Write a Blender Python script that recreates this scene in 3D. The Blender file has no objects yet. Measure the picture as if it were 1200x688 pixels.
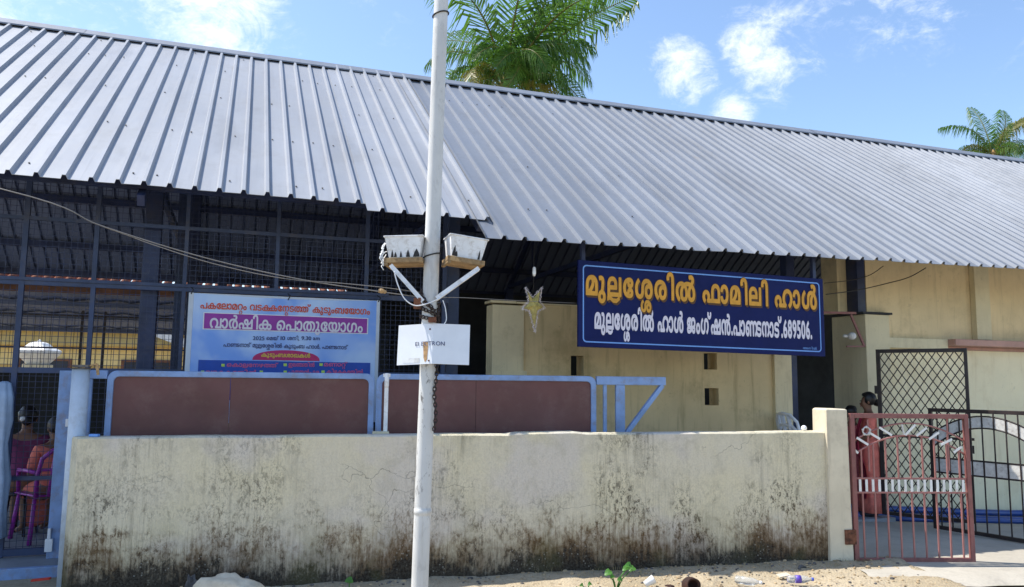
import bpy, bmesh, math, random
import numpy as np
from mathutils import Vector, Matrix, noise as mnoise
from mathutils.geometry import tessellate_polygon
R = math.radians
rnd = random.Random(7)
sc = bpy.context.scene
col = sc.collection

# ------------------------------------------------------------------ camera, light, exposure
F_PX, PITCH, ROLL, EYE = 923.0, R(6.4), R(0.6), 1.6
cam_d = bpy.data.cameras.new('camera'); cam = bpy.data.objects.new('camera', cam_d); col.objects.link(cam)
cam_d.sensor_width = 36.0; cam_d.lens = 36.0 * F_PX / 1200.0; cam_d.clip_start = 0.05; cam_d.clip_end = 2000
_fw = Vector((0, math.cos(PITCH), math.sin(PITCH))); _up0 = Vector((0, -math.sin(PITCH), math.cos(PITCH))); _rt0 = Vector((1, 0, 0))
_rt = _rt0 * math.cos(ROLL) + _up0 * math.sin(ROLL); _up = _up0 * math.cos(ROLL) - _rt0 * math.sin(ROLL)
_m = Matrix((_rt, _up, -_fw)).transposed().to_4x4(); _m.translation = Vector((0, 0, EYE)); cam.matrix_world = _m
sc.camera = cam
CAM = Vector((0, 0, EYE))

SUN = Vector((-0.66, 0.12, 1.0)).normalized()
sun_d = bpy.data.lights.new('sun', 'SUN'); sun_d.energy = 3.9; sun_d.angle = R(0.5); sun_d.color = (1.0, 0.95, 0.87)
sun = bpy.data.objects.new('sun', sun_d); col.objects.link(sun)
sun.rotation_euler = (-SUN).to_track_quat('-Z', 'Y').to_euler(); sun.location = (-20, 5, 40)
sc.view_settings.view_transform = 'Standard'; sc.view_settings.look = 'None'; sc.view_settings.gamma = 1.0
sc.view_settings.use_curve_mapping = False
sc.view_settings.exposure = 0.78
SKY_STRENGTH = 0.15


def ray(px, py): return _fw + _rt * ((px - 600) / F_PX) + _up * ((344 - py) / F_PX)
def gp(px, py, z=0.0):
    d = ray(px, py); return CAM + d * ((z - EYE) / d.z)
def at(px, py, Y):
    d = ray(px, py); return CAM + d * (Y / d.y)


class Frame:
    def __init__(s, x, y, yaw):
        s.o = Vector((x, y, 0)); s.yaw = R(yaw)
        s.u = Vector((math.cos(s.yaw), math.sin(s.yaw), 0)); s.n = Vector((-math.sin(s.yaw), math.cos(s.yaw), 0))
    def w(s, a, b, z=0.0): return s.o + s.u * a + s.n * b + Vector((0, 0, z))
    def loc(s, P): q = Vector(P) - s.o; return (q.dot(s.u), q.dot(s.n), q.z)
    def on(s, px, py, b):
        d = ray(px, py); p0 = s.o + s.n * b
        P = CAM + d * ((p0 - CAM).dot(s.n) / d.dot(s.n)); q = P - s.o
        return q.dot(s.u), q.z


WORLD = Frame(0, 0, 0); BF = Frame(0, 0, 19); WF = Frame(-3.33, 6.15, 10.6)


# ------------------------------------------------------------------ node helpers
class NT:
    def __init__(s, tree): s.t = tree; s.t.nodes.clear()
    def n(s, kind, **kw):
        nd = s.t.nodes.new(kind)
        for k, v in kw.items(): setattr(nd, k, v)
        return nd
    def set(s, sock, v):
        if isinstance(v, bpy.types.NodeSocket): s.t.links.new(v, sock)
        elif v is not None:
            if hasattr(sock, 'default_value') and isinstance(v, (tuple, list)) and len(v) == 3 and sock.type == 'RGBA': v = (*v, 1)
            sock.default_value = v
    def coord(s, which='Object'): return s.n('ShaderNodeTexCoord').outputs[which]
    def mapv(s, vec, scale=(1, 1, 1), loc=(0, 0, 0), rot=(0, 0, 0)):
        m = s.n('ShaderNodeMapping'); s.set(m.inputs[0], vec); m.inputs['Scale'].default_value = scale
        m.inputs['Location'].default_value = loc; m.inputs['Rotation'].default_value = rot; return m.outputs[0]
    def noise(s, vec, scale=5, detail=4, rough=.55, dist=0):
        m = s.n('ShaderNodeTexNoise'); s.set(m.inputs['Vector'], vec); m.inputs['Scale'].default_value = scale
        m.inputs['Detail'].default_value = detail; m.inputs['Roughness'].default_value = rough; m.inputs['Distortion'].default_value = dist
        return m.outputs['Fac']
    def voro(s, vec, scale=5, feature='F1', out='Distance'):
        m = s.n('ShaderNodeTexVoronoi', feature=feature); s.set(m.inputs['Vector'], vec); m.inputs['Scale'].default_value = scale
        return m.outputs[out]
    def rng(s, v, a, b, c=0.0, d=1.0, smooth=True):
        m = s.n('ShaderNodeMapRange'); m.interpolation_type = 'SMOOTHSTEP' if smooth else 'LINEAR'
        for i, x in enumerate((v, a, b, c, d)): s.set(m.inputs[i], x)
        return m.outputs[0]
    def math(s, op, a, b=None, clamp=False):
        m = s.n('ShaderNodeMath', operation=op, use_clamp=clamp); s.set(m.inputs[0], a)
        if b is not None: s.set(m.inputs[1], b)
        return m.outputs[0]
    def mix(s, fac, a, b, mode='MIX'):
        m = s.n('ShaderNodeMix', data_type='RGBA', blend_type=mode); s.set(m.inputs['Factor'], fac)
        s.set(m.inputs[6], a); s.set(m.inputs[7], b); return m.outputs[2]
    def sep(s, vec):
        m = s.n('ShaderNodeSeparateXYZ'); s.set(m.inputs[0], vec); return m.outputs
    def bump(s, h, strength=.3, dist=.01):
        m = s.n('ShaderNodeBump'); s.set(m.inputs['Height'], h); m.inputs['Strength'].default_value = strength
        m.inputs['Distance'].default_value = dist; return m.outputs[0]
    def out(s, color, rough=.7, metal=0.0, normal=None, spec=None, trans=None, alpha=None):
        p = s.n('ShaderNodeBsdfPrincipled'); s.set(p.inputs['Base Color'], color); s.set(p.inputs['Roughness'], rough)
        s.set(p.inputs['Metallic'], metal)
        if normal is not None: s.set(p.inputs['Normal'], normal)
        if spec is not None: p.inputs['Specular IOR Level'].default_value = spec
        o = s.n('ShaderNodeOutputMaterial'); sh = p.outputs[0]
        if trans is not None:
            tr = s.n('ShaderNodeBsdfTranslucent'); s.set(tr.inputs[0], trans)
            mx = s.n('ShaderNodeMixShader'); mx.inputs[0].default_value = .4
            s.t.links.new(sh, mx.inputs[1]); s.t.links.new(tr.outputs[0], mx.inputs[2]); sh = mx.outputs[0]
        s.t.links.new(sh, o.inputs[0]); return p


def lin(r, g, b):
    f = lambda c: (c / 255 / 12.92) if c <= 10 else (((c / 255) + .055) / 1.055) ** 2.4
    return (f(r), f(g), f(b))


MATS = {}
def newmat(name):
    m = bpy.data.materials.new(name); m.use_nodes = True; MATS[name] = m; return NT(m.node_tree)


def paint(name, c, rough=.5, var=.12, scale=6, bump=.1, metal=0.0, dirt=None, dirt_amt=.35, spec=None, c2=None, streak=0):
    """painted / plain surface with tone variation, optional dirt colour and fine bump"""
    t = newmat(name); co = t.coord('Object')
    n1 = t.noise(co, scale, 5, .6); n2 = t.noise(co, scale * 9, 3, .6)
    dark = tuple(x * (1 - var * 1.6) for x in c); light = tuple(min(1, x * (1 + var)) for x in c)
    cc = t.mix(t.rng(n1, .3, .7), dark, c2 or light)
    if dirt:
        m = t.math('MULTIPLY', t.rng(t.noise(co, scale * 1.7, 8, .72), .48, .68), dirt_amt)
        cc = t.mix(m, cc, dirt)
    if streak:
        sn = t.noise(t.mapv(co, (7, 7, .5)), 2.0, 6, .7); cc = t.mix(t.math('MULTIPLY', t.rng(sn, .50, .72), streak), cc, dirt or dark)
        pn = t.noise(co, 1.1, 4, .6); cc = t.mix(t.math('MULTIPLY', t.rng(pn, .50, .56), streak * .35), cc, light)
        sn2 = t.noise(co, 11, 7, .75); cc = t.mix(t.math('MULTIPLY', t.rng(sn2, .60, .70), streak * .8), cc, tuple(x * .35 for x in c))
    rr = t.rng(n2, .2, .8, max(0, rough - .08), min(1, rough + .1))
    t.out(cc, rr, metal, t.bump(n2, bump, .004), spec)
    return MATS[name]


# --- world
w = bpy.data.worlds.new('World'); sc.world = w; w.use_nodes = True
T = NT(w.node_tree)
sky = T.n('ShaderNodeTexSky', sky_type='NISHITA'); sky.sun_disc = False
sky.sun_elevation = math.asin(SUN.z); sky.sun_rotation = math.atan2(SUN.x, SUN.y) % (2 * math.pi)
sky.air_density = 1.0; sky.dust_density = .6; sky.ozone_density = 2.6
dirv = T.coord('Generated')
cn = T.noise(T.mapv(dirv, (1, 1, 1.5)), 15.0, 9, .68, .9)
cn2 = T.noise(T.mapv(dirv, (1, 1, 1.6), (3.1, .7, 0)), 44.0, 7, .7, .5)
mask = None
for (px, py, rad, amt) in ((255, 2, .085, .95), (225, -30, .08, .8), (290, 22, .05, .8), (802, 80, .042, .95), (775, 76, .022, .7), (880, 48, .042, 1.0), (905, 74, .042, .95), (935, 72, .03, .7),
                           (860, 130, .026, .85), (905, 12, .032, .5), (940, 25, .03, .45), (845, 62, .03, .45), (130, 45, .05, .3), (440, 5, .06, .3), (1060, -60, .12, .6), (-300, -100, .3, .8), (1700, 0, .25, .8)):
    d = ray(px, py).normalized()
    vm = T.n('ShaderNodeVectorMath', operation='DISTANCE'); T.set(vm.inputs[0], dirv); vm.inputs[1].default_value = d
    b = T.math('MULTIPLY', T.rng(vm.outputs['Value'], rad * 1.7, rad * .1), amt)
    mask = b if mask is None else T.math('MAXIMUM', mask, b)
dens = T.math('ADD', T.math('MULTIPLY', cn, .62), T.math('MULTIPLY', cn2, .38))
cl = T.rng(T.math('ADD', dens, T.math('MULTIPLY', mask, .34)), .60, .96)
cl = T.math('MULTIPLY', T.math('MULTIPLY', cl, T.rng(mask, 0.0, .45)), .9)
haze_c = T.mix(.0, sky.outputs[0], sky.outputs[0])
cloudy = T.mix(cl, haze_c, (5.0, 5.25, 5.7))
bg = T.n('ShaderNodeBackground'); T.set(bg.inputs[0], cloudy); bg.inputs[1].default_value = SKY_STRENGTH
wo = T.n('ShaderNodeOutputWorld'); T.t.links.new(bg.outputs[0], wo.inputs[0])

# ------------------------------------------------------------------ materials
# compound wall: cream limewash with moss streaks, black specks, rust-brown splash band at the foot
t = newmat('weathered_plaster'); co = t.coord('Object'); X, Yc, Z = t.sep(co)[:3]
big = t.noise(co, .9, 4, .6); mid = t.noise(co, 3.3, 5, .62); fine = t.noise(co, 55, 5, .7); fine2 = t.noise(t.mapv(co, (1, 1, .55)), 24, 7, .75, .4)
base = t.mix(t.rng(big, .38, .60), (.735, .66, .465), (.70, .635, .49))
base = t.mix(t.math('MULTIPLY', t.rng(t.noise(t.mapv(co, (1, 1, 1), (5, 2, 1)), 1.4, 3), .48, .62), .7), base, (.665, .605, .545))
base = t.mix(t.math('MULTIPLY', t.rng(t.noise(t.mapv(co, (1, 1, 1), (1, 7, 1)), 4.5, 6, .7), .50, .66), .35), base, (.46, .42, .31))
streak = t.noise(t.mapv(co, (9, 9, .55)), 2.2, 7, .7); streak2 = t.noise(t.mapv(co, (26, 26, 1.1)), 2.0, 6, .75)
zone = t.rng(t.noise(t.mapv(co, (1, 1, .35), (2.3, 0, .4)), 1.25, 3, .5), .46, .62)
lowz = t.rng(Z, .95, .12)
s1 = t.math('MULTIPLY', t.rng(streak, .47, .66), t.math('ADD', t.math('MULTIPLY', zone, .42), .07), True)
base = t.mix(t.math('MULTIPLY', s1, .8), base, (.22, .195, .14))
s2 = t.math('MULTIPLY', t.rng(streak2, .50, .66), t.math('ADD', t.math('MULTIPLY', zone, .32), t.math('MULTIPLY', lowz, .30)), True)
base = t.mix(s2, base, (.12, .105, .075))
# black flaking specks
sp = t.rng(fine2, .515, .585)
fine3 = t.noise(t.mapv(co, (1, 1, .8), (4, 4, 4)), 62, 6, .75, .6); sp3 = t.rng(fine3, .53, .60)
sp = t.math('MAXIMUM', sp, t.math('MULTIPLY', sp3, .8))
zone2 = t.math('ADD', t.math('MULTIPLY', zone, .62), t.math('MULTIPLY', lowz, .85), True)
zone2 = t.math('MULTIPLY', zone2, t.rng(mid, .40, .56))
base = t.mix(t.math('MULTIPLY', t.math('MULTIPLY', sp, zone2), .92), base, (.035, .032, .024))
# splash band
zz = t.math('SUBTRACT', Z, t.math('MULTIPLY', t.math('SUBTRACT', mid, .5), .55))
zz = t.math('SUBTRACT', zz, t.math('MULTIPLY', t.math('SUBTRACT', fine2, .5), .50))
zz = t.math('SUBTRACT', zz, t.math('MULTIPLY', t.math('SUBTRACT', streak2, .5), .35))
band = t.rng(zz, .56, .17)
pat = t.rng(t.noise(t.mapv(co, (1, 1, .6), (8, 3, 3)), 1.7, 5, .6), .36, .60)
base = t.mix(t.math('MULTIPLY', band, t.rng(pat, 0, 1, .34, .74)), base, (.185, .100, .032))
band1 = t.rng(zz, .38, .12)
base = t.mix(t.math('MULTIPLY', band1, t.rng(pat, 0, 1, .45, .85)), base, (.092, .044, .012))
band2 = t.rng(zz, .21, .05)
base = t.mix(t.math('MULTIPLY', band2, .92), base, (.020, .014, .010))
# pale scabs where paint flaked
sc1 = t.rng(t.voro(t.mapv(co, (1, 1, 1)), 34), .28, .10)
base = t.mix(t.math('MULTIPLY', t.math('MULTIPLY', sc1, t.rng(Z, .75, .15)), t.math('MULTIPLY', t.rng(mid, .48, .6), .55)), base, (.46, .43, .36))
grn = t.math('MULTIPLY', t.rng(t.noise(t.mapv(co, (1, 1, 1), (9, 0, 0)), 2.1, 4), .50, .64), t.rng(Z, .8, .1))
base = t.mix(t.math('MULTIPLY', grn, .28), base, (.13, .125, .04))
# hairline cracks
cd = t.n('ShaderNodeTexVoronoi', feature='DISTANCE_TO_EDGE'); 
wob = t.n('ShaderNodeVectorMath', operation='ADD'); t.set(wob.inputs[0], t.mapv(co, (.55, .55, .9)))
nz = t.n('ShaderNodeTexNoise'); t.set(nz.inputs['Vector'], co); nz.inputs['Scale'].default_value = 3.0; nz.inputs['Detail'].default_value = 4
sclv = t.n('ShaderNodeVectorMath', operation='SCALE'); t.set(sclv.inputs[0], nz.outputs['Color']); sclv.inputs['Scale'].default_value = .35
t.set(wob.inputs[1], sclv.outputs[0]); t.set(cd.inputs['Vector'], wob.outputs[0]); cd.inputs['Scale'].default_value = 1.1
crack = t.math('MULTIPLY', t.rng(cd.outputs['Distance'], .0030, .0008), t.rng(t.noise(co, .8, 2), .52, .60))
base = t.mix(t.math('MULTIPLY', crack, .55), base, (.09, .08, .065))
base = t.mix(t.rng(fine, .35, .75, 0, .22), base, (.33, .31, .25))
hgt = t.math('ADD', t.math('MULTIPLY', fine, .4), t.math('SUBTRACT', t.math('MULTIPLY', mid, .8), t.math('MULTIPLY', sp, .25)))
t.out(base, .93, 0, t.bump(hgt, .5, .012), .2)

# hall roof sheets
def roofmat(name, c, rough):
    t = newmat(name); co = t.coord('Object')
    n1 = t.noise(t.mapv(co, (.8, .15, .15)), 2.0, 4, .6); n2 = t.noise(co, 2.2, 7, .7); n3 = t.noise(co, 60, 3, .6)
    X = t.sep(co)[0]
    sheet = t.n('ShaderNodeTexWhiteNoise', noise_dimensions='1D'); t.set(sheet.inputs['W'], t.math('FLOOR', t.math('DIVIDE', X, 1.0)))
    cc = t.mix(t.rng(n1, .3, .7), tuple(x * .9 for x in c), tuple(x * 1.08 for x in c))
    cc = t.mix(t.math('MULTIPLY', t.math('SUBTRACT', sheet.outputs[0], .3, True), .34), cc, tuple(x * .72 for x in c))
    cc = t.mix(t.rng(n2, .5, .75, 0, .35), cc, tuple(x * .68 for x in c))
    st = t.noise(t.mapv(co, (22, .5, .5)), 1.5, 5, .65)
    cc = t.mix(t.rng(st, .52, .75, 0, .3), cc, tuple(x * .72 for x in c))
    bl = t.noise(t.mapv(co, (1.2, .5, .5), (3, 8, 1)), 1.3, 7, .7); cc = t.mix(t.rng(bl, .52, .66, 0, .30), cc, tuple(x * .62 for x in c))
    ru = t.noise(t.mapv(co, (14, .7, .7), (6, 1, 2)), 2.2, 6, .75); cc = t.mix(t.rng(ru, .62, .74, 0, .45), cc, (.20, .15, .11))
    t.out(cc, t.rng(n2, .2, .8, rough - .06, rough + .12), .12, t.bump(t.noise(co, 3, 2), .16, .02), .35)
roofmat('roof_sheet_light', (.328, .345, .376), .5)
roofmat('roof_sheet_grey', (.212, .233, .270), .48)
roofmat('old_roof_sheet', (.16, .19, .28), .7)

paint('navy_steel', (.018, .032, .095), .45, .2, 3, dirt=(.10, .09, .08), dirt_amt=.25)
paint('dull_blue_steel', (.030, .052, .125), .5, .15, 3, dirt=(.12, .10, .08), dirt_amt=.3)
paint('gate_blue', (.23, .35, .60), .5, .12, 6, dirt=(.24, .17, .12), dirt_amt=.45)
paint('post_white_blue', (.52, .60, .70), .45, .10, 4, dirt=(.30, .29, .27), dirt_amt=.4)
paint('maroon_panel', (.135, .048, .045), .45, .12, 1.5, bump=.06, dirt=(.22, .13, .11), dirt_amt=.35)
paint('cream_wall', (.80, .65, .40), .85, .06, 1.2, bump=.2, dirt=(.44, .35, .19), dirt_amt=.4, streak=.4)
paint('cream_bounce_lit', (.88, .79, .54), .85, .05, 1.2, bump=.2, dirt=(.6, .48, .27), dirt_amt=.3, streak=.35)  # cream of the lower wall, lightened: ground bounce light put into the colour
paint('cream_pale', (.74, .66, .45), .85, .06, 1.2, bump=.2, dirt=(.48, .41, .26), dirt_amt=.3, streak=.4)
paint('ochre_wall', (.70, .545, .30), .85, .08, 1.1, bump=.35, dirt=(.33, .25, .12), dirt_amt=.5, streak=.55)
paint('ochre_pale', (.74, .63, .40), .85, .08, 1.1, bump=.35, dirt=(.36, .29, .16), dirt_amt=.5, streak=.5)
paint('house_yellow', (.82, .66, .30), .85, .06, .5)
paint('house_ochre', (.56, .38, .12), .85, .06, .5)
paint('house_green', (.07, .075, .03), .85, .1, .5)
paint('pink_ledge', (.52, .31, .26), .8, .1, 2, dirt=(.30, .24, .2), dirt_amt=.4)
paint('pillar_cream', (.70, .62, .46), .88, .07, 2.5, bump=.25, dirt=(.42, .36, .26), dirt_amt=.35, streak=.4)
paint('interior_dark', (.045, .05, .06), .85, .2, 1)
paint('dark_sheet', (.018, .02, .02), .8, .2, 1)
paint('white_paint', (.78, .78, .76), .5, .05, 5, dirt=(.42, .38, .32), dirt_amt=.5)
paint('white_dirty', (.82, .83, .84), .5, .05, 9, dirt=(.36, .30, .22), dirt_amt=.45)
paint('white_plain', (.80, .81, .83), .4, .03, 5)
paint('terracotta_tile', (.36, .13, .07), .8, .2, 6)
paint('brown_wood', (.19, .075, .03), .6, .2, 5)
paint('gate_pink', (.34, .145, .13), .5, .1, 8, dirt=(.3, .15, .12), dirt_amt=.3)
paint('red_gate', (.235, .085, .078), .5, .12, 8, dirt=(.30, .15, .12), dirt_amt=.4)
paint('black_iron', (.022, .014, .014), .5, .3, 8, dirt=(.07, .03, .02), dirt_amt=.3)
paint('silver_paint', (.58, .57, .54), .45, .1, 14, dirt=(.22, .17, .14), dirt_amt=.55)
paint('rust', (.16, .06, .03), .85, .4, 20, bump=.4)
paint('dark_chain', (.045, .028, .022), .7, .4, 30)
paint('cable_grey', (.22, .205, .19), .6, .1, 5)
paint('cable_black', (.02, .02, .022), .6, .1, 5)
paint('blue_pipe', (.02, .065, .27), .35, .12, 4, dirt=(.1, .1, .12), dirt_amt=.3)
paint('purple_plastic', (.33, .035, .33), .35, .06, 5)
paint('white_plastic', (.78, .78, .80), .35, .04, 5)
paint('skin', (.20, .095, .055), .55, .06, 20)
paint('hair', (.012, .010, .010), .45, .3, 40)
paint('salmon_cloth', (.74, .19, .14), .85, .12, 14, bump=.3)
paint('crimson_cloth', (.42, .02, .06), .8, .15, 14, bump=.3)
paint('plum_cloth', (.16, .03, .10), .85, .15, 14, bump=.3)
paint('rose_cloth', (.50, .11, .12), .85, .15, 14, bump=.3)
paint('dark_shoe', (.02, .02, .03), .6, .1, 10)
paint('pale_blue_sheet', (.34, .45, .62), .35, .12, 7)
paint('sign_blue', (.006, .013, .092), .5, .10, 2, bump=.05, dirt=(.012, .02, .11), dirt_amt=.3, spec=.15)
paint('sign_line', (.16, .36, .80), .5, .04, 5)
paint('gold_letter', (.70, .335, .028), .55, .10, 9)
paint('letter_shadow', (.10, .042, .006), .6, .1, 9)
paint('letter_pale', (.92, .66, .16), .5, .05, 9)
paint('letter_white', (.74, .70, .78), .5, .04, 9)
paint('banner_red', (.58, .05, .03), .5, .04, 9)
paint('banner_purple', (.30, .03, .33), .5, .06, 6)
paint('banner_navy', (.03, .045, .17), .5, .04, 9)
paint('banner_magenta', (.50, .012, .13), .5, .04, 9)
paint('banner_yellow', (.75, .58, .06), .5, .04, 9)
paint('banner_blue', (.008, .07, .42), .5, .08, 5)
paint('banner_pink', (.68, .10, .25), .5, .04, 9)
paint('banner_lime', (.50, .70, .10), .5, .04, 9)
paint('banner_edge', (.56, .62, .70), .5, .05, 6)
paint('board_ink', (.10, .115, .20), .6, .2, 30)
paint('rust_stain', (.46, .27, .12), .7, .3, 30)
paint('wood_plank', (.42, .275, .13), .75, .25, 14, bump=.4, dirt=(.10, .06, .03), dirt_amt=.6)
paint('star_gold', (.46, .38, .12), .4, .2, 30)
paint('star_tinsel', (.74, .66, .66), .4, .2, 60)
paint('stone_pale', (.62, .55, .42), .9, .12, 6, bump=.8, dirt=(.36, .31, .22), dirt_amt=.4)
paint('stone_dark', (.13, .12, .115), .9, .3, 12, bump=.8)
paint('stone_tan', (.46, .34, .20), .9, .3, 1.5, bump=.6)
paint('clay_pot', (.055, .022, .014), .85, .3, 12, bump=.4)
paint('palm_trunk', (.20, .155, .11), .9, .25, 6, bump=.8)
paint('coconut', (.34, .20, .06), .7, .25, 10)
paint('dry_grass', (.34, .27, .13), .9, .3, 6)
paint('label_violet', (.11, .06, .40), .4, .05, 9)
paint('bottle_cap', (.05, .10, .5), .4, .05, 9)

def leafmat(name, a, b, tr):
    t = newmat(name); co = t.coord('Object'); oi = t.n('ShaderNodeObjectInfo')
    n1 = t.noise(co, 2.2, 4, .6)
    cc = t.mix(t.rng(n1, .35, .65), a, b)
    t.out(cc, .42, 0, None, .5, tr)
leafmat('palm_leaf', (.030, .092, .014), (.085, .165, .024), (.12, .26, .03))
leafmat('palm_leaf_yellow', (.15, .16, .035), (.26, .22, .06), (.3, .28, .05))
leafmat('seedling_leaf', (.06, .19, .03), (.11, .30, .06), (.14, .36, .04))

t = newmat('bottle_plastic')
p = t.out((.85, .88, .9), .12); p.inputs['Transmission Weight'].default_value = .8; p.inputs['IOR'].default_value = 1.25

# pole: white paint worn away lower down
t = newmat('pole_paint'); co = t.coord('Object'); Z = t.sep(co)[2]
n1 = t.noise(t.mapv(co, (1, 1, .4)), 18, 7, .72, .3); n2 = t.noise(co, 3, 4)
cc = t.mix(t.rng(n2, .3, .7), (.56, .555, .535), (.66, .655, .63))
zn = t.math('MULTIPLY', t.rng(Z, .7, 1.2), t.rng(Z, 2.0, 1.5))
worn = t.math('MULTIPLY', t.rng(n1, .54, .60), t.math('ADD', t.math('MULTIPLY', zn, .8), .16))
cc = t.mix(worn, cc, (.16, .15, .14))
cc = t.mix(t.math('MULTIPLY', t.rng(t.noise(t.mapv(co, (8, 8, .5)), 3, 5), .55, .75), .45), cc, (.42, .39, .34))
t.out(cc, .55, 0, t.bump(n1, .25, .004))

# banner print
t = newmat('banner_print'); co = t.coord('Object')
n1 = t.noise(co, 1.6, 3, .5, .4); n2 = t.noise(co, 4, 3)
cc = t.mix(t.rng(n1, .36, .62), (.18, .37, .86), (.48, .65, .93))
cc = t.mix(t.rng(n2, .5, .75, 0, .35), cc, (.55, .65, .88))
t.out(cc, .38, 0, t.bump(t.noise(co, 5, 2), .25, .02), .5)

# ground materials
t = newmat('sandy_soil'); co = t.coord('Object')
n1 = t.noise(co, 1.1, 5, .6); n2 = t.noise(co, 16, 6, .7); v = t.mix(t.rng(t.noise(co, 75, 3, .7), .35, .65), (.3, .29, .27), (.72, .70, .66))
cc = t.mix(t.rng(n1, .35, .65), (.37, .305, .205), (.47, .395, .28))
cc = t.mix(t.rng(n2, .45, .75, 0, .6), cc, (.22, .16, .10))
cc = t.mix(.18, cc, v, 'OVERLAY')
t.out(cc, .95, 0, t.bump(t.math('ADD', n2, t.voro(co, 55)), .7, .012), .15)
t = newmat('drive_concrete'); co = t.coord('Object')
n1 = t.noise(co, .9, 6, .65); n2 = t.noise(co, 40, 5, .7); n3 = t.noise(co, 6, 6, .7)
cc = t.mix(t.rng(n1, .35, .65), (.40, .365, .30), (.49, .45, .375))
cc = t.mix(t.rng(n3, .5, .75, 0, .5), cc, (.27, .25, .22))
cc = t.mix(t.rng(n2, .4, .8, 0, .3), cc, (.24, .22, .19))
t.out(cc, .9, 0, t.bump(n2, .35, .006), .2)
t = newmat('road_tar'); co = t.coord('Object')
n1 = t.noise(co, .5, 5, .6); n2 = t.noise(co, 70, 4, .7)
cc = t.mix(t.rng(n1, .4, .65), (.16, .15, .135), (.24, .215, .18)); cc = t.mix(t.rng(n2, .4, .8, 0, .4), cc, (.30, .28, .24))
t.out(cc, .92, 0, t.bump(n2, .5, .006))
t = newmat('hall_concrete'); co = t.coord('Object')
n1 = t.noise(co, 1.2, 5, .6); n2 = t.noise(co, 30, 4, .7)
cc = t.mix(t.rng(n1, .35, .65), (.22, .235, .26), (.30, .31, .33)); cc = t.mix(t.rng(n2, .5, .8, 0, .3), cc, (.12, .12, .12))
t.out(cc, .7, 0, t.bump(n2, .2, .005))
M = MATS


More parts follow.
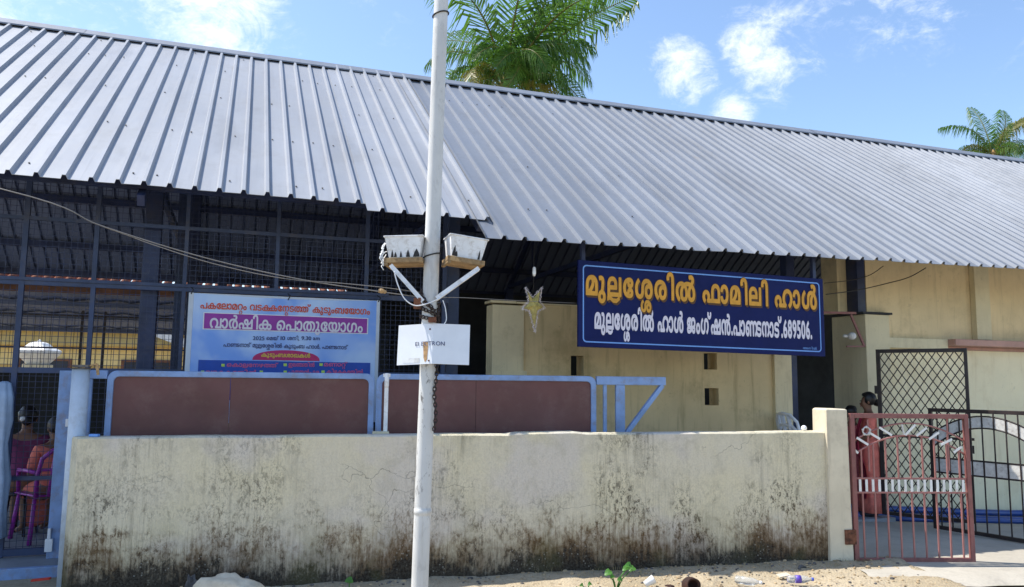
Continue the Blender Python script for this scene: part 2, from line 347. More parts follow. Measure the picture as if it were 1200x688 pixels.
# ------------------------------------------------------------------ mesh builder
class MB:
    def __init__(s): s.v = []; s.f = []; s.sm = []; s.mi = []; s.cur = 0
    def add(s, vs, fs, smooth=False):
        k = len(s.v); s.v += [tuple(x) for x in vs]
        for f in fs: s.f.append(tuple(i + k for i in f)); s.sm.append(smooth); s.mi.append(s.cur)
        return s
    def box(s, a0, a1, b0, b1, z0, z1):
        vs = [(a, b, z) for z in (z0, z1) for b in (b0, b1) for a in (a0, a1)]
        return s.add(vs, [(0, 2, 3, 1), (4, 5, 7, 6), (0, 1, 5, 4), (2, 6, 7, 3), (0, 4, 6, 2), (1, 3, 7, 5)])
    def bar(s, p, q, w, h, up=(0, 0, 1)):
        p, q = Vector(p), Vector(q); d = (q - p).normalized(); up = Vector(up)
        if abs(d.dot(up)) > .98: up = Vector((0, 1, 0))
        x = d.cross(up).normalized() * w / 2; y = x.cross(d).normalized() * h / 2
        vs = [c + i * x + j * y for c in (p, q) for i, j in ((-1, -1), (1, -1), (1, 1), (-1, 1))]
        return s.add(vs, [(0, 3, 2, 1), (4, 5, 6, 7), (0, 1, 5, 4), (1, 2, 6, 5), (2, 3, 7, 6), (3, 0, 4, 7)])
    def tube(s, pts, r, n=8, cap=True, closed=False):
        pts = [Vector(p) for p in pts]; m = len(pts)
        rs = r if isinstance(r, (list, tuple)) else [r] * m
        vs = []; prev = None
        for i, p in enumerate(pts):
            if closed: d = pts[(i + 1) % m] - pts[i - 1]
            else: d = pts[min(i + 1, m - 1)] - pts[max(i - 1, 0)]
            d.normalize()
            if prev is None:
                up = Vector((0, 0, 1)) if abs(d.z) < .9 else Vector((0, 1, 0)); x = d.cross(up).normalized()
            else:
                x = (prev - d * prev.dot(d)); x = x.normalized() if x.length > 1e-6 else d.orthogonal().normalized()
            prev = x; y = d.cross(x)
            for k in range(n):
                a = 2 * math.pi * k / n; vs.append(p + (x * math.cos(a) + y * math.sin(a)) * rs[i])
        fs = []
        for i in range(m if closed else m - 1):
            j = (i + 1) % m
            for k in range(n): fs.append((i * n + k, i * n + (k + 1) % n, j * n + (k + 1) % n, j * n + k))
        if cap and not closed: fs += [tuple(range(n - 1, -1, -1)), tuple((m - 1) * n + k for k in range(n))]
        return s.add(vs, fs, True)
    def lathe(s, prof, n=20, c=(0, 0, 0), sx=1, sy=1, rot=0, wob=None):
        vs = []; fs = []
        for r, z in prof:
            for k in range(n):
                a = 2 * math.pi * k / n; rr = r * (1 + (wob(a, z) if wob else 0))
                vs.append((c[0] + rr * math.cos(a + rot) * sx, c[1] + rr * math.sin(a + rot) * sy, c[2] + z))
        m = len(prof)
        for i in range(m - 1):
            for k in range(n): fs.append((i * n + k, i * n + (k + 1) % n, (i + 1) * n + (k + 1) % n, (i + 1) * n + k))
        fs += [tuple(range(n - 1, -1, -1)), tuple((m - 1) * n + k for k in range(n))]
        return s.add(vs, fs, n > 6)
    def ball(s, c, rx, ry=None, rz=None, n=12, m=8, jit=0, seed=0):
        ry = ry or rx; rz = rz or rx; vs = []; fs = []
        rr = random.Random(seed); off = Vector((rr.random() * 50, rr.random() * 50, rr.random() * 50))
        for i in range(m + 1):
            th = math.pi * i / m
            for k in range(n):
                a = 2 * math.pi * k / n; d = Vector((math.sin(th) * math.cos(a), math.sin(th) * math.sin(a), math.cos(th)))
                q = 1 + (jit * mnoise.noise(d * 1.7 + off) + jit * .5 * mnoise.noise(d * 4.1 + off) if jit else 0)
                vs.append((c[0] + d.x * rx * q, c[1] + d.y * ry * q, c[2] + d.z * rz * q))
        for i in range(m):
            for k in range(n): fs.append((i * n + k, (i + 1) * n + k, (i + 1) * n + (k + 1) % n, i * n + (k + 1) % n))
        return s.add(vs, fs, not jit or jit < .3)
    def prism(s, poly, b0, b1):
        """poly in (a,z), extruded from b0 to b1"""
        n = len(poly); vs = [(a, b0, z) for a, z in poly] + [(a, b1, z) for a, z in poly]
        fs = [tuple(range(n)), tuple(range(2 * n - 1, n - 1, -1))] + [(i, i + n, (i + 1) % n + n, (i + 1) % n) for i in range(n)]
        return s.add(vs, fs)
    def plan(s, poly, z0, z1):
        n = len(poly); vs = [(a, b, z0) for a, b in poly] + [(a, b, z1) for a, b in poly]
        fs = [tuple(range(n - 1, -1, -1)), tuple(range(n, 2 * n))] + [(i, (i + 1) % n, (i + 1) % n + n, i + n) for i in range(n)]
        return s.add(vs, fs)
    def shift(s, dx, dy, dz): s.v = [(x + dx, y + dy, z + dz) for x, y, z in s.v]; return s
    def xf(s, m, k0=0):
        s.v = s.v[:k0] + [tuple(m @ Vector(v)) for v in s.v[k0:]]; return s
    def build(s, name, mats, root=None, frame=None, org=None, bevel=0, fix=True):
        mats = mats if isinstance(mats, (list, tuple)) else [mats]
        o0 = ORG.get(root.name, (0, 0, 0)) if root else (org or (0, 0, 0))
        me = bpy.data.meshes.new(name)
        me.from_pydata([(x - o0[0], y - o0[1], z - o0[2]) for x, y, z in s.v], [], s.f)
        for m in mats: me.materials.append(M[m] if isinstance(m, str) else m)
        me.polygons.foreach_set('use_smooth', s.sm); me.polygons.foreach_set('material_index', s.mi)
        if fix or bevel:
            bm = bmesh.new(); bm.from_mesh(me)
            if fix: bmesh.ops.recalc_face_normals(bm, faces=bm.faces)
            if bevel:
                es = [e for e in bm.edges if len(e.link_faces) == 2 and e.calc_face_angle(0) > .5]
                bmesh.ops.bevel(bm, geom=es, offset=bevel, segments=2, affect='EDGES', profile=.6)
            bm.to_mesh(me); bm.free()
        me.update()
        o = bpy.data.objects.new(name, me); col.objects.link(o)
        if root is not None:
            o.parent = root; ORG[o.name] = o0
        elif frame is not None:
            o.location = frame.w(*o0); o.rotation_euler = (0, 0, frame.yaw)
        return o


ORG = {}
def tag(o, label, cat, group=None, kind=None):
    if label: o['label'] = label
    if cat: o['category'] = cat
    if group: o['group'] = group
    if kind: o['kind'] = kind
    return o
def thing(name, label, cat, frame=WORLD, org=(0, 0, 0), group=None, yaw=0):
    o = bpy.data.objects.new(name, None); col.objects.link(o); o.empty_display_size = .1
    o.location = frame.w(*org); o.rotation_euler = (0, 0, frame.yaw + yaw); ORG[o.name] = org if not yaw else (0, 0, 0)
    return tag(o, label, cat, group)
def copy_tree(o, parent=None):
    c = o.copy(); col.objects.link(c); c.parent = parent
    for ch in [x for x in bpy.data.objects if x.parent == o]: copy_tree(ch, c)
    return c


# ------------------------------------------------------------------ Malayalam lettering from Blender's own built-in type
_GC = {}
def _contours(ch):
    c = bpy.data.curves.new('glyph', 'FONT'); c.body = ch; o = bpy.data.objects.new('glyph', c); col.objects.link(o)
    dg = bpy.context.evaluated_depsgraph_get(); oc = o.evaluated_get(dg).to_curve(dg)
    out = []
    for sp in oc.splines:
        bp = sp.bezier_points; pts = []
        n = len(bp)
        for i in range(n):
            p0, p1 = bp[i], bp[(i + 1) % n]
            a, b, cc, d = p0.co, p0.handle_right, p1.handle_left, p1.co
            straight = (b - a).cross(d - a).length < 1e-5 and (cc - a).cross(d - a).length < 1e-5
            st = 1 if straight else 5
            for k in range(st):
                u = k / st; q = a * (1 - u) ** 3 + b * 3 * u * (1 - u) ** 2 + cc * 3 * u * u * (1 - u) + d * u ** 3
                if not pts or (Vector((q.x, q.y)) - pts[-1]).length > 1e-4: pts.append(Vector((q.x, q.y)))
        if len(pts) > 2: out.append(pts)
    o.evaluated_get(dg).to_curve_clear(); bpy.data.objects.remove(o); bpy.data.curves.remove(c)
    return out
def _pieces(ch, off, h=None):
    """one filled (verts, faces) piece per glyph: non-zero fill of its outlines, thickened by off, traced by marching squares"""
    h = h or GLYPH_STEP; key = (ch, round(off, 4), h)
    if key in _GC: return _GC[key]
    cs = _contours(ch)
    if not cs: _GC[key] = ([], 0, .25, 0, .1); return _GC[key]
    P = np.concatenate([np.array([(q.x, q.y) for q in c]) for c in cs]); Q = np.concatenate([np.array([(q.x, q.y) for q in c[1:] + c[:1]]) for c in cs])
    x0, y0 = P.min(0) - off - 2 * h; x1, y1 = P.max(0) + off + 2 * h
    nx, ny = int((x1 - x0) / h) + 2, int((y1 - y0) / h) + 2
    gx_, gy_ = np.meshgrid(x0 + np.arange(nx) * h, y0 + np.arange(ny) * h); G_ = np.stack([gx_.ravel(), gy_.ravel()], 1)
    best = np.full(len(G_), 9.0); wn = np.zeros(len(G_), int)
    for p, q in zip(P, Q):
        e = q - p; L2 = max(e @ e, 1e-12); t_ = np.clip(((G_ - p) @ e) / L2, 0, 1); d = G_ - p - t_[:, None] * e
        best = np.minimum(best, (d * d).sum(1))
        cr = e[0] * (G_[:, 1] - p[1]) - e[1] * (G_[:, 0] - p[0])
        wn += ((p[1] <= G_[:, 1]) & (q[1] > G_[:, 1]) & (cr > 0)).astype(int) - ((p[1] > G_[:, 1]) & (q[1] <= G_[:, 1]) & (cr < 0)).astype(int)
    best = np.sqrt(best); Fd = np.where(wn != 0, np.maximum(best, .5 * h), -best).reshape(ny, nx) + off
    vs, fs, idx = [], [], {}
    def vid(k, x, y):
        if k not in idx: idx[k] = len(vs); vs.append((x, y, 0))
        return idx[k]
    X_ = lambda i: x0 + i * h
    Y_ = lambda j: y0 + j * h
    ins = Fd > 0
    for j in range(ny - 1):
        i = 0
        while i < nx - 1:
            c = (ins[j, i], ins[j, i + 1], ins[j + 1, i + 1], ins[j + 1, i]); sm_ = sum(c)
            if sm_ == 0: i += 1; continue
            if sm_ == 4:
                k = i
                while k < nx - 1 and ins[j, k] and ins[j, k + 1] and ins[j + 1, k + 1] and ins[j + 1, k]: k += 1
                fs.append((vid((i, j), X_(i), Y_(j)), vid((k, j), X_(k), Y_(j)), vid((k, j + 1), X_(k), Y_(j + 1)), vid((i, j + 1), X_(i), Y_(j + 1)))); i = k; continue
            cor = [(i, j), (i + 1, j), (i + 1, j + 1), (i, j + 1)]; poly = []
            for a in range(4):
                (ia, ja), (ib, jb) = cor[a], cor[(a + 1) % 4]; fa, fb = Fd[ja, ia], Fd[jb, ib]
                if fa > 0: poly.append(vid((ia, ja), X_(ia), Y_(ja)))
                if (fa > 0) != (fb > 0):
                    u = fa / (fa - fb); poly.append(vid((min((ia, ja), (ib, jb)), max((ia, ja), (ib, jb))), X_(ia + (ib - ia) * u), Y_(ja + (jb - ja) * u)))
            if len(poly) > 2: fs.append(tuple(poly))
            i += 1
    xs = P[:, 0]; ys = P[:, 1]
    _GC[key] = ([(vs, fs)], xs.min(), xs.max(), ys.min(), ys.max()); return _GC[key]
GLYPH_STEP = .014
JOIN = set('\u0d3e\u0d3f\u0d40\u0d41')
def text_layout(line, off, gap=.10):
    """line: glyphs parted by spaces; '/' a word space; 'x+y' puts y small under x; 'x+H' a hook under x; '~x' joins to the one before"""
    items = []; cur = 0.0
    for tok in line.split():
        if tok == '/': cur += .34; continue
        kern = 0
        if tok[0] == '~': kern = .16; tok = tok[1:]
        base, sub = (tok[0], tok[2]) if len(tok) == 3 and tok[1] == '+' else (tok, None)
        p, x0, x1, y0, y1 = _pieces(base, off)
        if base == '\u0d4d': kern = .18
        if base in JOIN: kern = gap * .55
        cur -= kern
        items.append((p, 1.0, cur - x0, 0.0)); wd = x1 - x0
        if sub == 'H':
            pts = [(-.05, -.10), (.10, -.06), (.28, -.15), (.48, -.16), (.66, -.06)]; hw = .035 + off
            up = [(cur + x, y + hw) for x, y in pts]; dn = [(cur + x, y - hw) for x, y in pts]
            vs = [(x, y, 0) for x, y in up + dn]; n = len(pts)
            items.append(([(vs, [(i, i + n, i + n + 1, i + 1) for i in range(n - 1)])], 1.0, 0, 0))
        elif sub:
            q, a0, a1, c0, c1 = _pieces(sub, off * 1.5); s = .58
            items.append((q, s, cur + wd * .62 - s * (a0 + a1) / 2, -.10 - s * c1))
        cur += wd + gap - (.12 if base == '\u0d4d' else 0)
    return items, cur - gap
def lettering(mb, line, a0, a1, z0, xh, b, off=.02, slope=0.0, layer=.0004, gap=.10, dx=0, dz=0):
    items, wd = text_layout(line, off, gap); sx = (a1 - a0) / wd; sz = xh / .52
    k = 0
    for pieces, s, ox, oy in items:
        for vs, fs in pieces:
            bb = b - layer * (k % 4); k += 1
            mb.add([(a0 + dx + (x * s + ox) * sx, bb, z0 + dz + (y * s + oy) * sz + slope * (x * s + ox) * sx) for x, y, _ in vs], fs)


# ------------------------------------------------------------------ SETTING: ground
def drive_z(x, y):
    a, b, _ = BF.loc((x, y, 0)); sm = lambda v, p, q: max(0, min(1, (v - p) / (q - p)))
    return -.24 * sm(a, 6.6, 10) * sm(b, 6.3, 8.0)
mb = MB()
xs = sorted(set([-400, -150, -60, -25, -12] + [i * .5 for i in range(-16, 41)] + [30, 60, 150, 400])); ys = sorted(set([-400, -150, -60, -25, -12, -6, 0] + [2 + i * .25 for i in range(0, 70)] + [25, 40, 80, 200, 500]))
vs = [(x, y, drive_z(x, y) - (.06 if y > 3 else 0) + .012 * mnoise.noise(Vector((x, y, 0)) * 1.3)) for y in ys for x in xs]; nx = len(xs)
mb.add(vs, [(j * nx + i, j * nx + i + 1, (j + 1) * nx + i + 1, (j + 1) * nx + i) for j in range(len(ys) - 1) for i in range(nx - 1)], True)
tag(mb.build('ground', 'sandy_soil'), None, None, kind='structure')
# sandy verge with real bumps in front of the compound wall
mb = MB(); nx, ny = 170, 46; vs = []
for j in range(ny):
    for i in range(nx):
        a = -2.2 + 9.2 * i / (nx - 1); b = -1.95 + 1.99 * j / (ny - 1); P = WF.w(a, b)
        z = .010 + .022 * mnoise.noise(P * 3.1) + .012 * mnoise.noise(P * 9.0) + .006 * mnoise.noise(P * 27)
        z += .05 * max(0, 1 - abs(b + .1) / .5) * (0.5 + mnoise.noise(P * 1.7)) * max(0, min(1, (a - 3.2) / 2.2)) - .03 * max(0, min(1, (3.4 - a) / 2))
        if j == 0 or i == 0 or i == nx - 1: z = -.05
        vs.append((a, b, z))
mb.add(vs, [(j * nx + i, j * nx + i + 1, (j + 1) * nx + i + 1, (j + 1) * nx + i) for j in range(ny - 1) for i in range(nx - 1)], True)
tag(mb.build('sandy_verge', 'sandy_soil', frame=WF), None, None, kind='structure')
# concrete drive through the right-hand gate
mb = MB(); vs = []; nx, ny = 40, 34
for j in range(ny):
    for i in range(nx):
        u = i / (nx - 1); v = j / (ny - 1)
        y = 6.72 + 5.6 * v; x = (3.02 + .1 * v) + (11.0) * u ** 1.5
        if v == 0: y += .12 * math.sin(x * 3.1) * .3 + .05 * mnoise.noise(Vector((x * 4, 0, 0)))
        vs.append((x, y, drive_z(x, y) + (.022 if v > 0 else -.03)))
mb.add(vs, [(j * nx + i, j * nx + i + 1, (j + 1) * nx + i + 1, (j + 1) * nx + i) for j in range(ny - 1) for i in range(nx - 1)], True)
tag(mb.build('concrete_drive', 'drive_concrete'), None, None, kind='structure')
mb = MB(); mb.plan([(-60, -3), (60, -3), (60, 3.2), (-60, 3.2)], -.05, .02)
tag(mb.build('road', 'road_tar'), None, None, kind='structure')
# hall floor slab with its front kerb
mb = MB(); mb.box(-9, 7.6, 7.72, 18.4, -.3, .015)
tag(mb.build('hall_floor', 'hall_concrete', frame=BF, org=(0, 8, 0)), None, None, kind='structure')
mb = MB(); mb.box(-9, -1.30, 7.66, 7.715, -.3, .03)
tag(mb.build('kerb', 'gate_blue', frame=BF, org=(-4, 7.6, 0), bevel=.008), None, None, kind='structure')

# ------------------------------------------------------------------ HALL
FB = 8.2
hall = thing('family_hall', 'long open-sided hall with ribbed grey metal roof, navy steel columns and cream end wall', 'building', BF, (0, 8, 0))
SL = R(34.5); TS = math.tan(SL); E_B, E_Z = 7.2, 3.212; RB = 11.62; RZ = E_Z + (RB - E_B) * TS
def roof_z(b): return E_Z + (b - E_B) * TS


def ribbed(a0, a1, eave, top_b, lift=0.0, pitch=.2, phase=0.0, side=1, nseg=6, seed=1):
    """ribbed sheet from the eave line eave(a) up to top_b; side -1 for the rear slope; returns MB with screw heads as second material"""
    mb = MB(); rr = random.Random(seed)
    prof = []
    k = math.floor((a0 - phase) / pitch)
    while True:
        c = phase + k * pitch
        for d, h in ((-.026, 0), (-.013, .036), (.013, .036), (.026, 0), (.1, 0)):
            a = c + d
            if a0 - 1e-6 <= a <= a1 + 1e-6: prof.append((a, h))
        k += 1
        if phase + k * pitch > a1 + pitch: break
    if prof[0][0] > a0 + .004: prof.insert(0, (a0, 0))
    if prof[-1][0] < a1 - .004: prof.append((a1, 0))
    n = len(prof); ns, nc = math.sin(SL), math.cos(SL)
    rows = nseg + 1; vs = []
    for layer in (0, 1):
        for i in range(rows):
            tt = i / nseg
            for a, h in prof:
                eb = eave(a); b = eb + (top_b - eb) * tt
                wv = .004 * mnoise.noise(Vector((a * 1.3, b * .9, seed * 7.7))) if 0 < i else .008 * mnoise.noise(Vector((a * 2.0, 3.0, seed)))
                hh = h + lift + wv - layer * .004
                z = roof_z(b) if side == 1 else RZ - (b - RB) * TS
                vs.append((a, b - side * ns * hh, z + nc * hh))
    fs = []
    for layer in (0, 1):
        o = layer * rows * n
        for i in range(nseg):
            for j in range(n - 1):
                q = (o + i * n + j, o + i * n + j + 1, o + (i + 1) * n + j + 1, o + (i + 1) * n + j)
                fs.append(q if layer == 0 else q[::-1])
    o = rows * n
    for j in range(n - 1): fs.append((j, o + j, o + j + 1, j + 1))
    for i in range(nseg):
        fs.append((i * n, (i + 1) * n, o + (i + 1) * n, o + i * n)); fs.append((i * n + n - 1, o + i * n + n - 1, o + (i + 1) * n + n - 1, (i + 1) * n + n - 1))
    mb.add(vs, fs)
    mb.cur = 1                                           # screw heads along the purlin lines
    if side == 1:
        for pb in (7.42, 8.5, 9.6, 10.7, 11.35):
            a = a0 + .1
            while a < a1:
                if rr.random() < .42:
                    b = pb + rr.uniform(-.03, .03); aa = a + rr.uniform(-.02, .02) - .055
                    P = Vector((aa, b - ns * (lift + .004), roof_z(b) + nc * (lift + .004)))
                    tx = Vector((0, nc, ns)); mm = MB()
                    vv = [P + Vector((math.cos(q), 0, 0)) * .0085 + tx * math.sin(q) * .0085 for q in [i * math.pi / 3 for i in range(6)]]
                    nn = Vector((0, -ns, nc)) * .008
                    mb.add(vv + [v + nn for v in vv], [tuple(range(6, 12))] + [(i, (i + 1) % 6, (i + 1) % 6 + 6, i + 6) for i in range(6)])
                a += pitch
    return mb


ribbed(-7, 1.06, lambda a: 7.2, RB - .02, .012, phase=-.03, seed=1).build('roof_sheet', ['roof_sheet_light', 'stone_dark'], hall, fix=False)
ribbed(1.035, 2.20, lambda a: 7.055, RB - .02, .020, phase=-.03, seed=2).build('roof_sheet', ['roof_sheet_light', 'stone_dark'], hall, fix=False)
ribbed(2.05, 22, lambda a: 6.74 + (a - 2.1) * .028 if a < 9 else 6.933, RB - .02, 0, phase=.04, seed=3).build('roof_sheet', ['roof_sheet_grey', 'stone_dark'], hall, fix=False)
ribbed(-7, 22, lambda a: 15.75, RB + .02, 0, phase=-.03, side=-1, nseg=3, seed=4).build('rear_roof_sheet', ['old_roof_sheet', 'stone_dark'], hall, fix=False)
mb = MB(); ns, nc = math.sin(SL), math.cos(SL)           # ridge cap riding on the ribs
pr = []
for s_, d in ((1, .24), (1, .235), (1, .0), (-1, .235), (-1, .24)):
    drop = .014 if d == .24 else 0
    pr.append((RB - s_ * d * nc, RZ - d * ns + .052 / nc - drop - (.0)))
pts = pr; n = len(pts); aa = [-7 + i * 2.4 for i in range(13)]
for i in range(12):
    a0, a1 = aa[i], aa[i + 1] + .03; dz = .004 * (i % 2)
    vs = [(a, b, z + dz) for a in (a0, a1) for b, z in pts] + [(a, b, z + dz - .005) for a in (a0, a1) for b, z in pts]
    mb.add(vs, [(j, j + 1, n + j + 1, n + j) for j in range(n - 1)] + [(2 * n + j + 1, 2 * n + j, 3 * n + j, 3 * n + j + 1) for j in range(n - 1)] + [(0, n, 3 * n, 2 * n), (n - 1, 3 * n - 1, 4 * n - 1, 2 * n - 1)])
mb.build('ridge_cap', 'roof_sheet_grey', hall, fix=False)

# steel frame under the roof
for pb in (7.42, 8.5, 9.6, 10.7):
    MB().box(-7, 14, pb - .03, pb + .03, roof_z(pb) - .13, roof_z(pb - .03) - .016).build('purlin', 'navy_steel', hall)
for pb in (12.3, 13.2, 14.1, 15.0, 15.6):
    z = RZ - (pb - RB) * TS; MB().box(-7, 14, pb - .035, pb + .035, z - .15, z - .045).build('purlin', 'navy_steel', hall)
for a in (-4.2, -.86, 2.18, 5.2):
    m = MB()
    m.bar((a, 7.3, roof_z(7.3) - .17), (a, RB, RZ - .17), .06, .1); m.bar((a, RB, RZ - .17), (a, 15.7, RZ - (15.7 - RB) * TS - .19), .06, .1)
    m.bar((a, 8.2, 3.55), (a, 15.2, 3.55), .06, .08); m.bar((a, RB, 3.55), (a, RB, RZ - .2), .05, .05)
    for p, q in ((9.3, 10.2), (13.9, 13.0)):
        zz = roof_z(p) if p < RB else RZ - (p - RB) * TS
        m.bar((a, p, 3.55), (a, p, zz - .2), .04, .04); m.bar((a, p, 3.55), (a, q, (roof_z(q) if q < RB else RZ - (q - RB) * TS) - .2), .04, .04)
    m.build('truss', 'navy_steel', hall)
def column(a, b, wd, h, mat='navy_steel'):
    m = MB(); m.box(a - wd / 2, a + wd / 2, b - wd / 2, b + wd / 2, .015, h); m.box(a - wd * .8, a + wd * .8, b - wd * .8, b + wd * .8, .015, .03)
    return m.build('column', mat, hall, bevel=.006)
column(-.855, 8.38, .15, 3.8); column(2.18, 8.36, .13, 3.8, 'dull_blue_steel'); column(-4.2, 8.38, .15, 3.8); column(6.9, 8.7, .13, 4.1)
for a in (-4.2, -.35, .55, 2.5, 5.2): column(a, 15.3, .15, 3.5)
column(-.72, 10.2, .10, 4.5, 'dull_blue_steel'); column(-.62, 11.0, .12, 4.8)
# screen of welded wire in a steel frame, from floor to roof
m = MB()
for a, wd in ((-3.6, .04), (-2.75, .04), (-1.905, .045), (-1.32, .04), (-.535, .035), (.316, .035), (1.214, .04), (2.05, .04)): m.box(a - wd / 2, a + wd / 2, FB - .02, FB + .02, .02, 3.72)
for z, h in ((.06, .06), (1.66, .05), (2.46, .05), (3.055, .035), (3.72, .05), (.70, .035)):
    m.box(-7, 2.1, FB - .017, FB + .017, z - h / 2, z + h / 2)
m.box(-7, 1.45, FB - .035, FB - .019, 2.475, 2.505)
m.build('screen_frame', 'dull_blue_steel', hall)
m = MB(); a = -4.6; t_ = .0021
while a < 2.08: m.box(a - t_, a + t_, FB + .021, FB + .024, .05, 3.7); a += .052
z = .1
while z < 3.7: m.box(-4.6, 2.08, FB + .0245, FB + .027, z - t_, z + t_); z += .052
m.build('wire_mesh', 'navy_steel', hall)
# rear: low wall, upper ledge and partition, its dark colour standing in for interior shade
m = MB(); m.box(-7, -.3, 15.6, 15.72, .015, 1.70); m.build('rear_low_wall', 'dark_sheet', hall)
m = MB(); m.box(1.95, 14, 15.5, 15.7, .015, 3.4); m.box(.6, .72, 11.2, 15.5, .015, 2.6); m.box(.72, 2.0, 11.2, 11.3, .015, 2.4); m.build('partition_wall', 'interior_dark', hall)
m = MB()
for a in (-2.6, -2.25, -1.0, -.45): m.box(a - .02, a + .02, 15.3, 15.34, 1.7, 2.75)
for z in (2.1, 2.66): m.box(-7, .6, 15.3, 15.335, z - .015, z + .015)
a = -5
while a < .6: m.box(a - .004, a + .004, 15.342, 15.346, 1.7, 2.7); a += .12
m.build('rear_grille', 'black_iron', hall)
# old low canopy on the far side
mb = MB(); n = 60; vs = []
for j, (b, z) in enumerate(((15.95, 3.13), (19.0, 2.62))):
    for i in range(n): vs.append((-8 + i * .25, b, z + .03 * (i % 2)))
mb.add(vs, [(i, i + 1, n + i + 1, n + i) for i in range(n - 1)]); 
for b in (16.6, 17.6, 18.8): mb.box(-8, 6.7, b - .04, b + .04, 3.13 - (b - 15.95) * .167 - .10, 3.13 - (b - 15.95) * .167 - .01)
mb.build('rear_canopy', 'old_roof_sheet', hall, fix=False)


def holed(mb, a0, a1, z0, z1, b0, b1, holes):
    A = sorted({a0, a1, *[h[0] for h in holes], *[h[1] for h in holes]}); Zs = sorted({z0, z1, *[h[2] for h in holes], *[h[3] for h in holes]})
    for i in range(len(A) - 1):
        for j in range(len(Zs) - 1):
            ca, cz = (A[i] + A[i + 1]) / 2, (Zs[j] + Zs[j + 1]) / 2
            if any(h[0] < ca < h[1] and h[2] < cz < h[3] for h in holes): continue
            for b, fl in ((b0, 0), (b1, 1)):
                q = [(A[i], b, Zs[j]), (A[i + 1], b, Zs[j]), (A[i + 1], b, Zs[j + 1]), (A[i], b, Zs[j + 1])]
                mb.add(q[::-1] if fl else q, [(0, 1, 2, 3)])
    def loop(x0, x1, y0, y1, inner):
        c = [(x0, y0), (x1, y0), (x1, y1), (x0, y1)]
        for k in range(4):
            (p, q), (r_, s) = c[k], c[(k + 1) % 4]; f = [(p, b0, q), (p, b1, q), (r_, b1, s), (r_, b0, s)]
            mb.add(f if not inner else f[::-1], [(0, 1, 2, 3)])
    loop(a0, a1, z0, z1, False)
    for h in holes: loop(*h, True)


# ochre half wall behind the name board, with three square vents
hs = []
for (x0, x1, y0, y1) in ((669, 684, 417, 440), (825, 840, 414, 433), (826, 842, 455, 475)):
    p0 = BF.on(x0, y1, FB); p1 = BF.on(x1, y0, FB); hs.append((p0[0], p1[0], p0[1], p1[1]))
aL = BF.on(576, 400, FB)[0]; aR = BF.on(925, 440, FB)[0]; aP = BF.on(613, 400, FB)[0]; aQ = BF.on(905, 440, FB)[0]
mb = MB(); holed(mb, aP, aQ, .0, 2.46, FB, FB + .20, hs); mb.build('half_wall', 'ochre_wall', hall, fix=False)
mb = MB(); mb.box(aL, aP, FB - .03, FB + .2, 0, 2.44); mb.build('pilaster', 'ochre_pale', hall, bevel=.006); mb = MB(); mb.box(aL - .01, aP + .03, FB - .055, FB - .031, 1.55, 1.72); mb.build('band', 'ochre_pale', hall, bevel=.006); mb = MB(); mb.box(aQ, aR, FB - .05, FB + .22, 0, 2.5); mb.build('pilaster', 'ochre_pale', hall, bevel=.006)
mb = MB(); aa = aL - .02
while aa < aQ: ww = rnd.uniform(.2, .5); mb.box(aa, min(aa + ww, aQ + .02), FB - .012 - rnd.uniform(0, .012), FB + .21, 2.462, 2.475 + rnd.uniform(0, .02)); aa += ww + .004
mb.build('wall_coping', 'ochre_pale', hall)
# cream end block on the right
XB = 8.2
ax = lambda px, py=400, b=XB: BF.on(px, py, b)[0]
a1015, a1042 = ax(1015), ax(1043)
mb = MB(); mb.box(a1015, a1042, XB, XB + .62, -.3, 2.53); mb.build('pillar', 'cream_pale', hall, bevel=.01)
mb = MB(); mb.box(a1015 - .06, a1042 + .03, XB - .03, XB + .66, 2.533, 2.56); mb.build('pillar_cap', 'interior_dark', hall)
UB = XB + .1
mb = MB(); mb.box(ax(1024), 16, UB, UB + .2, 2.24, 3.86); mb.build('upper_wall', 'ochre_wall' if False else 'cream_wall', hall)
mb = MB(); mb.box(a1042, 16, UB + .02, UB + .22, -.4, 2.095 if False else 2.0985); mb.build('lower_wall', 'cream_bounce_lit', hall)
p0, p1 = ax(1144, 350), ax(1161, 350); mb = MB(); mb.box(p0, p1, UB - .09, UB - .002, 2.25, 3.8); mb.build('pilaster', 'cream_pale', hall, bevel=.006)
aE = ax(1111, 400)
mb = MB(); mb.box(a1042 - .02, aE, UB - .1, UB + .18, 2.10, 2.235); mb.build('ledge', 'cream_pale', hall, bevel=.006)
mb = MB(); mb.box(aE + .002, 16, UB - .22, UB + .18, 2.150, 2.237); mb.box(aE + .002, 16, UB + .018, UB + .2, 2.10, 2.149); mb.build('ledge', 'pink_ledge', hall, bevel=.01)
mb = MB(); mb.box(a1042, 16, UB - .0, UB + .019, -.4, -.13); mb.build('plinth', 'pink_ledge', hall)
mb = MB(); mb.box(ax(1003), ax(1014), XB + .3, XB + .6, 2.56, 3.9); mb.build('upper_post', 'ochre_pale', hall)
mb = MB(); mb.box(ax(1014), ax(1023), XB + .1, XB + .3, 2.56, 3.85); mb.build('column', 'navy_steel', hall)
mb = MB(); P = lambda x, y: (BF.on(x, y, XB - .02)[0], XB - .02, BF.on(x, y, XB - .02)[1])
mb.bar(P(997, 369), P(1013, 406), .02, .03); mb.bar(P(1013, 406), P(992, 406), .02, .02); mb.bar(P(955, 366), P(1003, 367), .02, .03)
mb.build('wall_bracket', 'red_gate', hall)
mb = MB(); q = P(995, 394); mb.ball((q[0], q[1] - .05, q[2]), .05, .06, .05); mb.tube([q, (q[0] - .1, q[1] - .02, q[2])], .02); mb.build('floodlight', 'white_dirty', hall)

